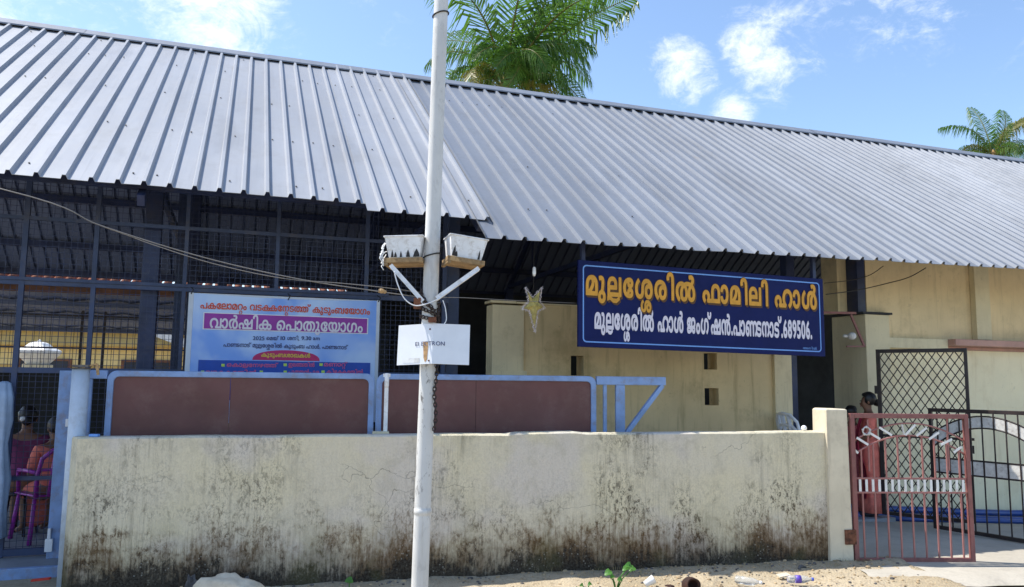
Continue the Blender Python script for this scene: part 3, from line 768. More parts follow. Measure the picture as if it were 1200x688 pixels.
# loose cables looping under the eave at the right
def cable(name, pts, r, mat, label, cat='cable', group=None, n=6):
    P = [Vector(p) for p in pts]; out = []
    for i in range(len(P) - 1):
        for k in range(8):
            u = k / 8; p0 = P[max(i - 1, 0)]; p1 = P[i]; p2 = P[i + 1]; p3 = P[min(i + 2, len(P) - 1)]
            out.append(.5 * ((2 * p1) + (p2 - p0) * u + (2 * p0 - 5 * p1 + 4 * p2 - p3) * u * u + (3 * p1 - p0 - 3 * p2 + p3) * u ** 3))
    out.append(P[-1]); o0 = tuple(out[0])
    m = MB(); m.tube(out, r, n); o = m.build(name, mat, frame=WORLD, org=o0)
    return tag(o, label, cat, group) if label else o
bw = lambda x, y, b: BF.w(*(lambda q: (q[0], b, q[1]))(BF.on(x, y, b)))
cable('power_cable', [bw(968, 345, 7.6), bw(1005, 340, 7.8), bw(1040, 332, 7.7), bw(1065, 325, 7.3), bw(1085, 314, 7.0)], .006, 'cable_black', 'dark cable looping up to the eave above the cream wall')
cable('power_cable', [bw(966, 332, 7.8), bw(1000, 328, 8.0), bw(1020, 322, 7.9), bw(1035, 312, 7.1)], .005, 'cable_black', 'short thin dark cable under the eave beside the navy post')

# ------------------------------------------------------------------ NAME BOARD
nb = thing('name_board', 'long dark blue hall name board with gold and white lettering hung under the eave', 'sign', BF, (3.1, 7.0, 1.9))
SB = 7.0; sA0, sA1 = 3.095, 6.02; slope = -.0125; zT, zB = 2.795, 1.945
def sh(m): m.v = [(a, b, z + slope * (a - sA0)) for a, b, z in m.v]; return m
m = MB(); m.box(sA0, sA1, SB, SB + .035, zB, zT); sh(m).build('board', 'sign_blue', nb, bevel=.004)
m = MB(); m.box(sA0 + .05, sA0 + .09, SB + .036, SB + .08, zB + .1, zT + .3); sh(m).build('hanger', 'navy_steel', nb); m = MB(); m.box(sA1 - .1, sA1 - .06, SB + .036, SB + .08, zB + .1, zT + .3); sh(m).build('hanger', 'navy_steel', nb)
def rrect(x0, x1, y0, y1, r, k=6):
    out = []
    for cx, cy, s in ((x1 - r, y1 - r, 0), (x0 + r, y1 - r, 1), (x0 + r, y0 + r, 2), (x1 - r, y0 + r, 3)):
        for i in range(k + 1): q = (s + i / k) * math.pi / 2; out.append((cx + r * math.cos(q), cy + r * math.sin(q)))
    return out
def strip(m, o, i, b):
    n = len(o); m.add([(x, b, y) for x, y in o] + [(x, b, y) for x, y in i], [(k, k + n, (k + 1) % n + n, (k + 1) % n) for k in range(n)])
m = MB(); strip(m, rrect(sA0 + .045, sA1 - .05, zB + .045, zT - .045, .04), rrect(sA0 + .058, sA1 - .063, zB + .058, zT - .058, .03), SB - .002); sh(m).build('border_line', 'sign_line', nb, fix=False)
L1 = "മ ു ല+H ശ+ശ േ ര ി ൽ / ഫ ാ മ ി ല ി / ഹ ാ ൾ"
L1 = "മ ു ല+H േ ശ+ശ ര ി ൽ / ഫ ാ മ ി ല ി / ഹ ാ ൾ"
g0, g1 = BF.on(687, 340, SB)[0], BF.on(956, 350, SB)[0]
for nm, mt, off, b, dx, dz in (('lettering_shadow', 'letter_shadow', .045, SB - .0022, .013, -.015), ('lettering_rim', 'letter_shadow', .060, SB - .0046, 0, 0), ('gold_lettering', 'gold_letter', .034, SB - .0070, -.001, .002)):
    m = MB(); lettering(m, L1, g0, g1, 2.46, .165, b, off, layer=.0005, gap=.17, dx=dx, dz=dz); sh(m).build(nm, mt, nb, fix=False)
g0, g1 = BF.on(697, 380, SB)[0], BF.on(951, 390, SB)[0]
m = MB(); lettering(m, "മ ു ല+H േ ശ+ശ ര ി ൽ / ഹ ാ ൾ / ജ ം ഗ ് ഷ ൻ . പ ാ ണ ~ട ന ാ ട ് . 6 8 9 5 0 6 .", g0, g1, 2.135, .135, SB - .0022, .038, gap=.13); sh(m).build('white_lettering', 'letter_white', nb, fix=False)
m = MB(); q0, q1 = BF.on(941, 411, SB)[0], BF.on(957, 412, SB)[0]
lettering(m, "അ ന ി ൽ", q0, q1, 2.015, .018, SB - .0022, .0, gap=.08); sh(m).build('painter_signature', 'sign_line', nb, fix=False)

# ------------------------------------------------------------------ BANNER tied to the screen
BB = FB - .12
bn = thing('event_banner', 'pale blue printed event banner with purple title strip tied to the wire screen', 'banner', BF, (.45, BB, 1.5))
BN = lambda x, y: BF.on(200 + x * .23333, 320 + y * .23333, BB)
x0, z0 = BN(92, 97); x1 = BN(1053, 105)[0]; zt = z0 - .004; zb = 1.18
mb = MB(); nx, nz = 40, 26; vs = []
for j in range(nz):
    for i in range(nx):
        u, v = i / (nx - 1), j / (nz - 1); a = x0 + .03 + (x1 - x0 - .06) * u; z = zb + (zt - zb) * v - (.02 * math.sin(math.pi * u) * v ** 3)
        vs.append((a, BB, z))
mb.add(vs, [(j * nx + i, j * nx + i + 1, (j + 1) * nx + i + 1, (j + 1) * nx + i) for j in range(nz - 1) for i in range(nx - 1)], True)
mb.build('printed_sheet', 'banner_print', bn, fix=False)
m = MB(); m.box(x0, x0 + .045, BB - .004, BB + .02, zb, zt + .004); m.box(x1 - .035, x1, BB - .004, BB + .02, zb, zt + .004); m.box(x0 + .046, x1 - .036, BB + .003, BB + .02, zt - .03, zt + .003); m.build('frame', 'banner_edge', bn, bevel=.003)
for a, z in ((x0 + .02, zt), ((x0 + x1) / 2, zt - .02), (x1 - .02, zt)):
    m = MB(); m.tube([(a, BB - .006, z - .01), (a + .02, BB - .03, z + .03), (a, BB + .06, z + .06)], .005, 5); m.build('tie', 'cable_black', bn)
def rect(name, x0_, y0_, x1_, y1_, mat, d):
    (a0, z1), (a1, z0_) = BN(x0_, y0_), BN(x1_, y1_); m = MB(); m.add([(a0, BB - d, z0_), (a1, BB - d, z0_), (a1, BB - d, z1), (a0, BB - d, z1)], [(0, 1, 2, 3)]); m.build(name, mat, bn, fix=False)
def bline(name, line, xa, xb, yb, ht, mat, off, d=.006, gap=.10):
    a0, zz = BN(xa, yb); a1 = BN(xb, yb)[0]; zh = BN(xa, yb - ht)[1] - zz; m = MB(); lettering(m, line, a0, a1, zz, zh, BB - d, off, gap=gap); m.build(name, mat, bn, fix=False)
bline('heading_outline', "പ ക ല േ ല ാ മ റ+റ ം / വ ട ക ~ക േ ന+റ ട ത ~ത ് / ക ു ട ു ം ബ േ യ ാ ഗ ം".replace("ല േ ല ാ", "േ ല ാ"), 150, 1000, 177, 26, 'white_plain', .045, .005)
bline('heading', "പ ക േ ല ാ മ റ+റ ം / വ ട ക ~ക േ ന+റ ട ത ~ത ് / ക ു ട ു ം ബ േ യ ാ ഗ ം", 150, 1000, 177, 26, 'banner_red', .025, .008)
rect('title_edge', 165, 197, 990, 307, 'white_plain', .003); rect('title_strip', 170, 201, 985, 303, 'banner_purple', .005)
bline('title', "വ ാ ർ ഷ ി ക / െ പ ാ ത ു േ യ ാ ഗ ം", 197, 963, 275, 44, 'letter_white', .026, .008)
GLYPH_STEP = .022
for dl_, da_, db_ in (("2 0 2 5", 413, 470), ("െ മ യ ്", 481, 540), ("1 0", 552, 574), ("ശ ന ി ,", 586, 645), ("9 . 3 0", 657, 705), ("a m", 715, 748)): bline('date_line', dl_, da_, db_, 336, 14, 'banner_navy', .02)
bline('place_line', "പ ാ ണ ~ട ന ാ ട ് / മ ു ല+H േ ശ+ശ ര ി ൽ / ക ു ട ു ം ബ / ഹ ാ ൾ , / പ ാ ണ ~ട ന ാ ട ്", 265, 887, 369, 15, 'banner_navy', .02)
(ea0, ez), (ea1, _) = BN(410, 436), BN(748, 436); ezh = BN(410, 384)[1] - ez
m = MB(); c0 = ((ea0 + ea1) / 2, ez); rx = (ea1 - ea0) / 2; n = 20
m.add([(c0[0] + rx * math.cos(math.pi * i / n), BB - .004, ez + ezh * max(.0, math.sin(math.pi * i / n)) ** .8) for i in range(n + 1)], [tuple(range(n + 1))]); m.build('half_round', 'banner_magenta', bn, fix=False)
bline('branch_title', "ക ു ട ു ം ബ ശ ാ ഖ ക ൾ", 455, 700, 420, 15, 'banner_yellow', .02)
rect('branch_panel', 140, 436, 997, 640, 'banner_blue', .005)
for x, y in ((263, 463), (575, 461), (755, 460), (455, 497), (575, 497), (765, 496), (160, 497)): rect('bullet', x - 8, y - 7, x + 8, y + 7, 'banner_lime', .007)
bline('branch_names', "െ ക ാ ല+H േ ന ഴ ത ~ത ്", 282, 535, 470, 15, 'banner_pink', .02, .008)
bline('branch_names', "ഇ ല ഞ ~ഞ ി ൽ", 592, 722, 469, 15, 'banner_pink', .02, .008)
bline('branch_names', "മ ണ ാ റ+റ ്", 770, 882, 468, 15, 'banner_pink', .02, .008)
bline('branch_names', "വ ട ക ~ക േ ത ി ൽ", 175, 430, 508, 16, 'banner_pink', .02, .008)
bline('branch_names', "പ ു ത ~ത ൻ പ ു ര", 590, 745, 507, 16, 'banner_pink', .02, .008)
bline('branch_names', "ക ി ഴ ക ~ക േ ത ി ൽ", 782, 965, 506, 16, 'banner_pink', .02, .008)

# ------------------------------------------------------------------ COMPOUND WALL + PILLAR
mb = MB()
def wall_top(a): return 1.138 + .0062 * a + .006 * mnoise.noise(Vector((a * 1.6, 0, 4.4))) + (.012 if 3.45 < a < 4.0 else 0)
n = 64; A = [6.317 * i / n for i in range(n + 1)]; H_ = [-.12, .3, .7]
front = []
for i, a in enumerate(A):
    for z in H_ + [wall_top(a) - .012]:
        front.append((a, .006 * mnoise.noise(Vector((a * 1.1, z * 1.5, 2))), z))
mb.add(front, [(i * 4 + j, (i + 1) * 4 + j, (i + 1) * 4 + j + 1, i * 4 + j + 1) for i in range(n) for j in range(3)], True)
top = []
for a in A: zt_ = wall_top(a); top += [(a, front[0][1] * 0 + .006 * mnoise.noise(Vector((a * 1.1, (zt_ - .012) * 1.5, 2))), zt_ - .012), (a, .014, zt_), (a, .15, zt_ + .002), (a, .16, zt_ - .01), (a, .16, -.12)]
mb.add(top, [(i * 5 + j, (i + 1) * 5 + j, (i + 1) * 5 + j + 1, i * 5 + j + 1) for i in range(n) for j in range(4)], False)
z0_ = wall_top(0)
y0 = front[0][1]; y3 = front[3][1]
mb.add([(0, y0, -.12), (0, y3, z0_ - .012), (0, .014, z0_), (-.075, .10, -.12), (-.072, .10, z0_ - .012), (-.066, .105, z0_), (0, .16, z0_ - .01), (0, .16, -.12), (0, .15, z0_ + .002), (-.07, .16, z0_ - .01), (-.07, .16, -.12)],
       [(3, 0, 1, 4), (4, 1, 2, 5), (5, 2, 8), (10, 3, 4, 9), (9, 4, 5, 8, 6), (7, 10, 9, 6)])
cw = mb.build('compound_wall', 'weathered_plaster', frame=WF, org=(0, 0, 0), fix=False)
tag(cw, 'waist-high cream plastered compound wall stained with black mould and brown splash marks', 'wall')

gpil = thing('gate_pillar', 'square cream plastered gate pillar at the right end of the stained wall', 'pillar', WF, (6.42, .09, 0))
m = MB(); pa0, pa1, pb0, pb1 = 6.32, 6.530, -.032, .20
sec = []
for z, gx in ((-.1, .012), (.5, .004), (1.36, 0), (1.375, 0)):
    sec += [(pa0 - gx, pb0 - gx, z), (pa1 + gx, pb0 - gx, z), (pa1 + gx, pb1 + gx, z), (pa0 - gx, pb1 + gx, z)]
sec += [(pa0 + .015, pb0 + .015, 1.388), (pa1 - .015, pb0 + .015, 1.384), (pa1 - .015, pb1 - .015, 1.384), (pa0 + .015, pb1 - .015, 1.388)]
m.add(sec, [(i * 4 + k, i * 4 + (k + 1) % 4, (i + 1) * 4 + (k + 1) % 4, (i + 1) * 4 + k) for i in range(4) for k in range(4)] + [(16, 17, 18, 19)])
m.build('shaft', 'pillar_cream', gpil, bevel=.006)
m = MB(); m.box(pa1 - .075, pa1 + .035, pb0 - .022, pb0 - .006, .175, .305); m.build('hinge_plate', 'rust', gpil, bevel=.003)

# ------------------------------------------------------------------ SLIDING GATE, its posts
GB = .45
sg = thing('sliding_gate', 'low pale blue sliding gate with two maroon sheet panels behind the stained wall', 'gate', WF, (2.4, GB, 0))
zt = 1.660
def panel(a0, a1, nm):
    o = rrect(a0, a1, .10, zt, .075); i = rrect(a0 + .05, a1 - .05, .15, zt - .05, .045); m = MB(); n = len(o)
    vs = [(x, GB - .02, y) for x, y in o] + [(x, GB - .02, y) for x, y in i] + [(x, GB + .02, y) for x, y in o] + [(x, GB + .02, y) for x, y in i]
    m.add(vs, [q for k in range(n) for k2 in [(k + 1) % n] for q in ((k, k + n, k2 + n, k2), (k + 2 * n, k2 + 2 * n, k2 + 3 * n, k + 3 * n), (k, k2, k2 + 2 * n, k + 2 * n), (k + n, k + 3 * n, k2 + 3 * n, k2 + n))])
    m.build('panel_frame', 'gate_blue', sg, bevel=.008)
    mid = (a0 + a1) / 2 - .12
    for q0, q1, bo in ((a0 + .04, mid, 0), (mid + .003, a1 - .04, .001)):
        m = MB(); nx, nz = 26, 30; vs = []
        for dy in (-.0025, .0025):
            for k in range(nz):
                for i in range(nx):
                    a, z = q0 + (q1 - q0) * i / (nx - 1), .14 + (zt - .18) * k / (nz - 1)
                    vs.append((a, GB + bo + dy + .007 * mnoise.noise(Vector((a * 3.1, z * 3.1, nm * 5 + bo * 900))), z))
        N = nx * nz; fs = [(k * nx + i, k * nx + i + 1, (k + 1) * nx + i + 1, (k + 1) * nx + i) for k in range(nz - 1) for i in range(nx - 1)]
        m.add(vs, fs + [tuple(x + N for x in f[::-1]) for f in fs], True); m.build('sheet_panel', 'maroon_panel', sg, fix=False)
panel(.055, 2.245, 0); panel(2.262, 4.275, 1)
m = MB(); m.box(-.20, .053, GB - .02, GB + .02, zt - .07, zt); m.box(-.20, -.15, GB - .02, GB + .02, .1, zt - .072); m.box(-.10, -.06, GB - .015, GB + .015, .1, zt - .072); m.box(-.20, .053, GB - .02, GB + .02, .1, .15); m.build('end_frame', 'gate_blue', sg, bevel=.006)
m = MB(); m.box(4.277, 4.955, GB - .025, GB + .025, zt - .078, zt); m.box(4.345, 4.378, GB - .015, GB + .015, .1, zt - .079); m.box(4.465, 4.552, GB - .02, GB + .02, .1, zt - .079)
m.bar((4.925, GB, zt - .078), (4.555, GB, 1.12), .04, .058, (0, 1, 0)); m.box(4.277, 4.8, GB - .02, GB + .02, .05, .099); m.build('tail_bracket', 'gate_blue', sg, bevel=.005)
gpost = thing('gate_post', 'round whitish blue steel post beside the left end of the wall', 'post', WF, (-.15, .26, 0))
gpa = WF.on(94, 450, .26)[0]; m = MB(); m.tube([(gpa, .26, -.1), (gpa, .26, .8), (gpa, .26, 1.665)], .066, 24); m.build('post', 'post_white_blue', gpost)
m = MB(); m.lathe([(.0, 1.666), (.076, 1.666), (.078, 1.674), (.0, 1.678)], 20, (gpa, .26, 0)); m.box(gpa - .05, gpa + .07, .20, .28, 1.68, 1.70); m.build('roller_cap', 'stone_dark', gpost)
m = MB(); m.bar((gpa + .06, .24, 1.69), (gpa + .12, .24, 1.71), .02, .012); m.bar((gpa + .12, .24, 1.71), (gpa + .135, .24, 1.62), .02, .012); m.build('guide_hook', 'wood_plank', gpost)
gd = thing('guide_post', 'thin white steel guide post standing against the maroon gate panels', 'post', WF, (2.35, .3, 0))
m = MB(); a = WF.on(452.5, 470, .28)[0]; m.box(a - .017, a + .017, .265, .295, 0, 1.63); m.tube([(a, .262, 1.55), (a, .25, 1.60), (a, .262, 1.66)], .02, 8); m.box(a - .03, a + .03, .26, .3, 1.63, 1.66); m.build('post', 'white_dirty', gd, bevel=.003)
m = MB(); m.box(a - .11, a + .03, .17, .31, 1.10, 1.168); m.build('foot', 'cream_pale', gd, bevel=.005)
# mesh gate leaf's wide stile at the left opening
ml = thing('gate_stile', 'wide flat blue steel stile with a white bolt left of the round post', 'gate frame', BF, (-1.62, 8.05, 0))
a0 = BF.on(65, 610, 8.08)[0]; m = MB(); m.box(a0 - .05, a0 + .09, 8.06, 8.10, .015, 1.66); m.build('stile', 'gate_blue', ml, bevel=.005)
m = MB(); m.box(a0 - .06, a0 + .0, 8.02, 8.055, .08, .19); m.box(a0 - .045, a0 - .02, 8.02, 8.055, .19, .28); m.build('bolt', 'white_plain', ml, bevel=.004); m = MB(); m.box(a0 + .03, a0 + .09, 8.03, 8.055, 1.16, 1.23); m.build('bolt', 'white_plain', ml, bevel=.004)

# ------------------------------------------------------------------ UTILITY POLE and what hangs on it
PX = lambda z: -.552 + .0145 * z
PY = 5.0
pole = thing('utility_pole', 'tall white painted round steel pole standing in front of the wall', 'pole', WORLD, (-.552, PY, 0))
m = MB(); zs = [-.2, .3, .77, .784, .787, .812, .815, .83, 1.4, 2.3, 3.2, 4.2, 5.4, 6.8]
m.tube([(PX(z), PY, z) for z in zs], [.0535, .0525, .0520, .0520, .0545, .0545, .0516, .0516, .0505, .0495, .048, .047, .0455, .044], 28); m.build('shaft', 'pole_paint', pole)
for z in (2.40, 4.02):
    m = MB(); m.tube([(PX(z) + .053 * math.cos(q), PY + .053 * math.sin(q), z + .015 * math.cos(q)) for q in [i * math.pi / 8 for i in range(16)]], .005, 5, closed=True); m.build('wire_band', 'cable_black', pole)
def chain(pts, m, ln=.034, r=.0038):
    P = [Vector(p) for p in pts]; seg = [(P[i + 1] - P[i]).length for i in range(len(P) - 1)]; tot = sum(seg); d = 0; k = 0
    while d < tot:
        e = d; i = 0
        while i < len(seg) - 1 and e > seg[i]: e -= seg[i]; i += 1
        c = P[i].lerp(P[i + 1], min(1, e / seg[i])); t_ = (P[i + 1] - P[i]).normalized()
        s_ = t_.cross(Vector((0, 1, 0)) if k % 2 else Vector((1, .3, 0))); s_ = s_.normalized() if s_.length > .1 else t_.orthogonal().normalized()
        m.tube([c + t_ * math.cos(q) * ln * .5 + s_ * math.sin(q) * ln * .3 for q in [j * math.pi / 4 for j in range(8)]], r, 5, closed=True)
        d += ln * .72; k += 1
ch = thing('chain', 'dark rusty chain wound round the pole and hanging down its right side', 'chain', WORLD, (PX(2), PY - .06, 1.35))
m = MB(); pc = lambda q, z, rr=.060: (PX(z) + rr * math.cos(q), PY + rr * math.sin(q), z)
for z0c, dz in ((2.14, -.13), (2.07, -.07), (2.01, -.035), (2.17, -.2)):
    m = MB(); chain([pc(math.pi + .1 + (math.pi - .2) * i / 9, z0c + dz * i / 9) for i in range(10)], m); m.build('links', 'dark_chain', ch)
m = MB(); chain([(PX(2) + .058, PY - .02, 2.12 - .30 * i / 8) if i < 9 else None for i in range(9)], m); m.build('links', 'dark_chain', ch)
m = MB(); chain([(PX(1.9) + .052 + .006 * math.sin(i), PY - .035, 1.72 - .42 * i / 10) for i in range(11)], m)
m.build('links', 'dark_chain', ch)
m = MB(); m.box(PX(2) - .095, PX(2) - .05, PY - .075, PY - .045, 2.05, 2.12); m.build('padlock', 'rust', ch, bevel=.004); m = MB(); m.box(PX(2) + .0, PX(2) + .05, PY - .085, PY - .06, 1.965, 2.0); m.build('padlock', 'rust', ch, bevel=.004)

# two white box-like floodlight housings on planks
def lampbox(side, label):
    xl, xr, yaw = ((at(455, 300, PY).x, at(497, 300, PY).x, R(-3)) if side < 0 else (at(523, 300, PY).x, at(563, 300, PY).x, R(16)))
    cx = (xl + xr) / 2; zb_ = 2.375; root = thing('lamp_housing', label, 'lamp', WORLD, (cx, PY + .02, zb_), 'white box lamp housings on the pole'); root.rotation_euler = (0, R(-1.5 if side < 0 else 6), yaw)
    ORG[root.name] = (0, 0, 0)
    m = MB(); w0, w1, d0, d1, h = .098, .122, .085, .105, .135
    o = [(-w0, -d0, 0), (w0, -d0, 0), (w0, d0, 0), (-w0, d0, 0), (-w1, -d1, h), (w1, -d1, h), (w1, d1, h), (-w1, d1, h)]
    i = [(x * .94, y * .94, z if z else .006) for x, y, z in o]
    m.add(o + i, [(3, 2, 1, 0), (0, 1, 5, 4), (1, 2, 6, 5), (2, 3, 7, 6), (3, 0, 4, 7), (4, 5, 13, 12), (5, 6, 14, 13), (6, 7, 15, 14), (7, 4, 12, 15), (8, 9, 10, 11), (8, 12, 13, 9), (9, 13, 14, 10), (10, 14, 15, 11), (11, 15, 12, 8)])
    # flange lip
    m.add([(x * 1.06, y * 1.06, h + dz) for dz in (-.004, .006) for x, y in ((-w1, -d1), (w1, -d1), (w1, d1), (-w1, d1))] , [(0, 1, 5, 4), (1, 2, 6, 5), (2, 3, 7, 6), (3, 0, 4, 7), (4, 5, 6, 7), (3, 2, 1, 0)])
    m.build('housing', 'white_dirty', root, bevel=.006)
    m = MB()                                             # chipped dark patches low on the front face
    rr = random.Random(5 + side)
    spots = (-.075, -.055, -.02, .025, .078) if side < 0 else (-.085, -.07, .078)
    for x in spots:
        ww = rr.uniform(.007, .013) * (1.8 if x == .078 and side < 0 else 1); hh = rr.uniform(.035, .055) * (1.4 if abs(x) > .07 else 1)
        yy = lambda z: -d0 - (d1 - d0) * z / h - .0022
        pts = [(x - ww, .004), (x + ww, .004), (x + ww * .9, hh * .45), (x + ww * .2, hh), (x - ww * .5, hh * .6)]
        m = MB(); m.add([(a, yy(z), z) for a, z in pts], [(0, 1, 2, 3, 4)]); m.build('chipped_patch', 'cable_black', root, fix=False)
    for q in ((-.125, .118, -.11, -.02, -.034, -.002), (-.12, .122, -.018, .07, -.032, -.004), (-.118, .112, .072, .115, -.034, -.002), (-.122, -.10, -.112, .1, -.05, -.035)): m = MB(); m.box(*q); m.build('plank', 'wood_plank', root, bevel=.003)
    if side < 0:
        m = MB()
        for k in range(9):
            z0 = rr.uniform(.0, .12); m.tube([(-.125 + rr.uniform(-.01, .01), -.1 + rr.uniform(0, .1), z0), (-.14 + rr.uniform(-.015, .01), -.12 + rr.uniform(0, .06), z0 - rr.uniform(.02, .07)), (-.125, -.11, z0 - rr.uniform(.05, .12))], .003, 5)
        m.build('loose_wire', 'white_dirty', root)
    return root
lb1 = lampbox(-1, 'white chipped box lamp housing on a plank left of the pole, trailing loose wires')
lb2 = lampbox(1, 'white chipped box lamp housing on a plank right of the pole, tilted down')
for (p, q, lab) in (((at(457, 316, PY - .1).x, PY - .08, 2.325), (PX(2.1) - .04, PY - .05, 2.10), 'white angled steel strut under the left lamp housing'), ((at(561, 318, PY - .1).x, PY - .06, 2.315), (PX(2.1) + .045, PY - .05, 2.12), 'white angled steel strut under the right lamp housing')):
    m = MB(); m.bar(p, q, .026, .022, (0, 1, 0)); m.bar(tuple(Vector(p) + Vector((.0, -.006, -.018))), tuple(Vector(q) + Vector((-.0, -.006, -.018))), .004, .03, (0, 1, 0))
    o = m.build('lamp_strut', 'white_dirty', frame=WORLD, org=p, bevel=.002); tag(o, lab, 'bracket', 'angled struts under the lamp housings')
cable('thin_cable', [at(462, 318, 4.86), at(466, 333, 4.86), at(474, 350, 4.86), at(486, 358, 4.86), at(500, 356, 4.88), at(514, 350, 4.9)], .0035, 'white_plain', 'thin white cable sagging from the left lamp housing to the pole')
cable('thin_cable', [at(519, 352, 4.92), at(522, 362, 4.92), at(523, 375, 4.92), at(519, 381, 4.9)], .003, 'white_plain', 'short white cable end curling beside the pole above the sign board')

# small white board fastened to the pole, tipped up to the sky
sb = thing('pole_sign', 'small white rectangular maker sign board chained to the white pole', 'sign', WORLD, (0, 0, 0))
c = at(507, 402.5, PY - .085); sb.location = c; sb.rotation_euler = (R(-9), 0, R(-1))
bwid, bh = .228, .128
BY = lambda x: (.30 * -x if x < 0 else .15 * x)
m = MB(); X_ = [-bwid, -.10, -.02, 0, .02, .10, bwid]; vs = []
for dy in (-.002, .002):
    for z in (-bh, bh): vs += [(x, BY(x) + dy, z) for x in X_]
k = len(X_); m.add(vs, [f for i in range(k - 1) for f in ((i, i + 1, k + i + 1, k + i), (2 * k + i + 1, 2 * k + i, 3 * k + i, 3 * k + i + 1), (k + i, k + i + 1, 3 * k + i + 1, 3 * k + i), (i + 1, i, 2 * k + i, 2 * k + i + 1))] + [(0, k, 3 * k, 2 * k), (k - 1, 3 * k - 1, 4 * k - 1, 2 * k - 1)])
m.build('plate', 'white_plain', sb)
m = MB(); lettering(m, "E I / E C T R O N", -.112, .075, -.012, .019, 0, .012, gap=.12); m.v = [(x, BY(x) - .0045 + y, z) for x, y, z in m.v]; m.build('lettering', 'board_ink', sb, fix=False)
m = MB(); P_ = [(-.062, .014), (-.03, .014), (-.028, -.02), (-.032, -.10), (-.045, -.118), (-.055, -.09)]; m.add([(x, BY(x) - .0035, z) for x, z in P_], [(0, 5, 4, 3, 2, 1)]); m.build('rust_stain', 'rust_stain', sb, fix=False)
m = MB(); m.add([(x, BY(x) - .0032, z) for x, z in ((-.19, -.118), (-.08, -.118), (-.08, -.088), (-.19, -.088))], [(0, 1, 2, 3)]); m.build('sticker', 'white_paint', sb, fix=False)
for x, z in ((-.02, .092), (-.02, -.108)): m = MB(); m.ball((x, BY(x) - .003, z), .006, .004, .006, 8, 6); m.build('bolt', 'rust', sb)

# overhead service wires from the left to the pole and on to the hall
pj = (PX(2.1) - .05, PY, 2.13)
cable('service_wire', [(-9, 4.0, 3.9), (-5.5, 4.25, 3.2), at(0, 221, 4.4), at(120, 265, 4.55), at(240, 302, 4.7), at(350, 327, 4.82), at(440, 341, 4.92), pj], .0035, 'cable_grey', 'pale overhead service wire running from upper left down to the pole, upper of two')
cable('service_wire', [at(120, 265.3, 4.55), at(150, 276, 4.59), at(180, 287, 4.63), at(250, 309, 4.72), at(330, 326, 4.8), at(400, 332, 4.87), at(450, 337, 4.93), (PX(2.1) - .05, PY, 2.16)], .0026, 'cable_grey', 'thinner service wire twisted below the upper one on its way to the pole')
cable('service_wire', [(PX(2.1) + .05, PY, 2.13), at(545, 349, 5.6), at(600, 352, 6.5), bw(690, 356, 7.3)], .0025, 'cable_grey', 'thin wire running from the pole right towards the name board')
m = MB(); q = at(447, 341, 4.93); m.ball((0, 0, 0), .022, .018, .016, 8, 6, .3, 3); m.ball((.02, 0, -.004), .014, .012, .012, 8, 6, .3, 4); o = m.build('wire_joint', 'wood_plank'); o.location = q; tag(o, 'brown taped joint on the service wire just left of the pole', 'wire joint')

# star lantern hanging under the eave
st = thing('star_lantern', 'drooping gold star ornament edged with silver tinsel hanging under the eave', 'ornament', BF, (2.72, 7.05, 2.4))
SBb = 7.05; S = lambda x, y: BF.on(x, y, SBb)
c = S(625, 358); tips = [S(615, 336), S(636, 336), S(612, 361), S(638, 360), S(627, 390)]
ring = []
order = [(615, 336), (624, 348), (636, 336), (633, 353), (640, 361), (631, 365), (627, 391), (620, 365), (610, 362), (619, 353)]
pts = [S(*p) for p in order]
m = MB(); n = 10; tin = pts; pts = [(c[0] + (a - c[0]) * .72, c[1] + (z - c[1]) * .78) for a, z in pts]
vs = [(a, SBb, z) for a, z in pts] + [(c[0], SBb - .05, c[1]), (c[0], SBb + .05, c[1])]
m.add(vs, [(i, (i + 1) % n, 10) for i in range(n)] + [((i + 1) % n, i, 11) for i in range(n)]); m.build('star', 'star_gold', st); pts = [(c[0] + (a - c[0]) * .92, c[1] + (z - c[1]) * .95) for a, z in tin]
m = MB(); rr = random.Random(3)
for i in range(n):
    p, q = Vector((pts[i][0], SBb, pts[i][1])), Vector((pts[(i + 1) % n][0], SBb, pts[(i + 1) % n][1]))
    k = max(3, int((q - p).length / .008))
    for j in range(k):
        b = p.lerp(q, j / k); d = Vector((rr.uniform(-1, 1), rr.uniform(-1, 1), rr.uniform(-1, 1))).normalized() * .016
        m.bar(b - d, b + d, .003, .003)
m.build('tinsel', 'star_tinsel', st)
m = MB(); a, z = S(626, 288); m.tube([(a, SBb, z + .1), (S(625, 340)[0], SBb, S(625, 345)[1])], .003, 5); m.build('cord', 'cable_black', st)
a, z = S(626, 318); m = MB(); m.lathe([(.0, -.05), (.012, -.045), (.018, -.02), (.016, .03), (.008, .045), (0, .046)], 10, (a, SBb, z)); m.build('bulb_holder', 'white_dirty', st)

# ------------------------------------------------------------------ RED GATE LEAF (right) and friends
RF = Frame(3.115, 7.325, 2.6)
rg = thing('gate_leaf', 'maroon steel gate leaf with a white sunburst arch, hung on the cream pillar', 'gate', RF, (0, 0, 0))
GW, GZ0, GZ1 = 1.115, .012, 1.345
gx = lambda px: (px - 1000) / 138 * GW
gzv = lambda py: GZ0 + (661 - py) / (661 - 485) * (GZ1 - GZ0)
m = MB(); m.box(0, .04, -.02, .02, GZ0, GZ1); m.box(GW - .04, GW, -.02, .02, GZ0, GZ1); m.box(.041, GW - .041, -.02, .02, GZ1 - .042, GZ1); m.box(.041, GW - .041, -.02, .02, GZ0, GZ0 + .042); m.build('frame', 'red_gate', rg, bevel=.004)
def arc_z(a, zend, zpk, a0=.02, a1=GW - .02): u = (a - (a0 + a1) / 2) / ((a1 - a0) / 2); return zpk - (zpk - zend) * (abs(u) ** 2.0)
up = lambda a: arc_z(a, gzv(519), gzv(496.3)); lo = lambda a: arc_z(a, gzv(535), gzv(511))
m = MB()
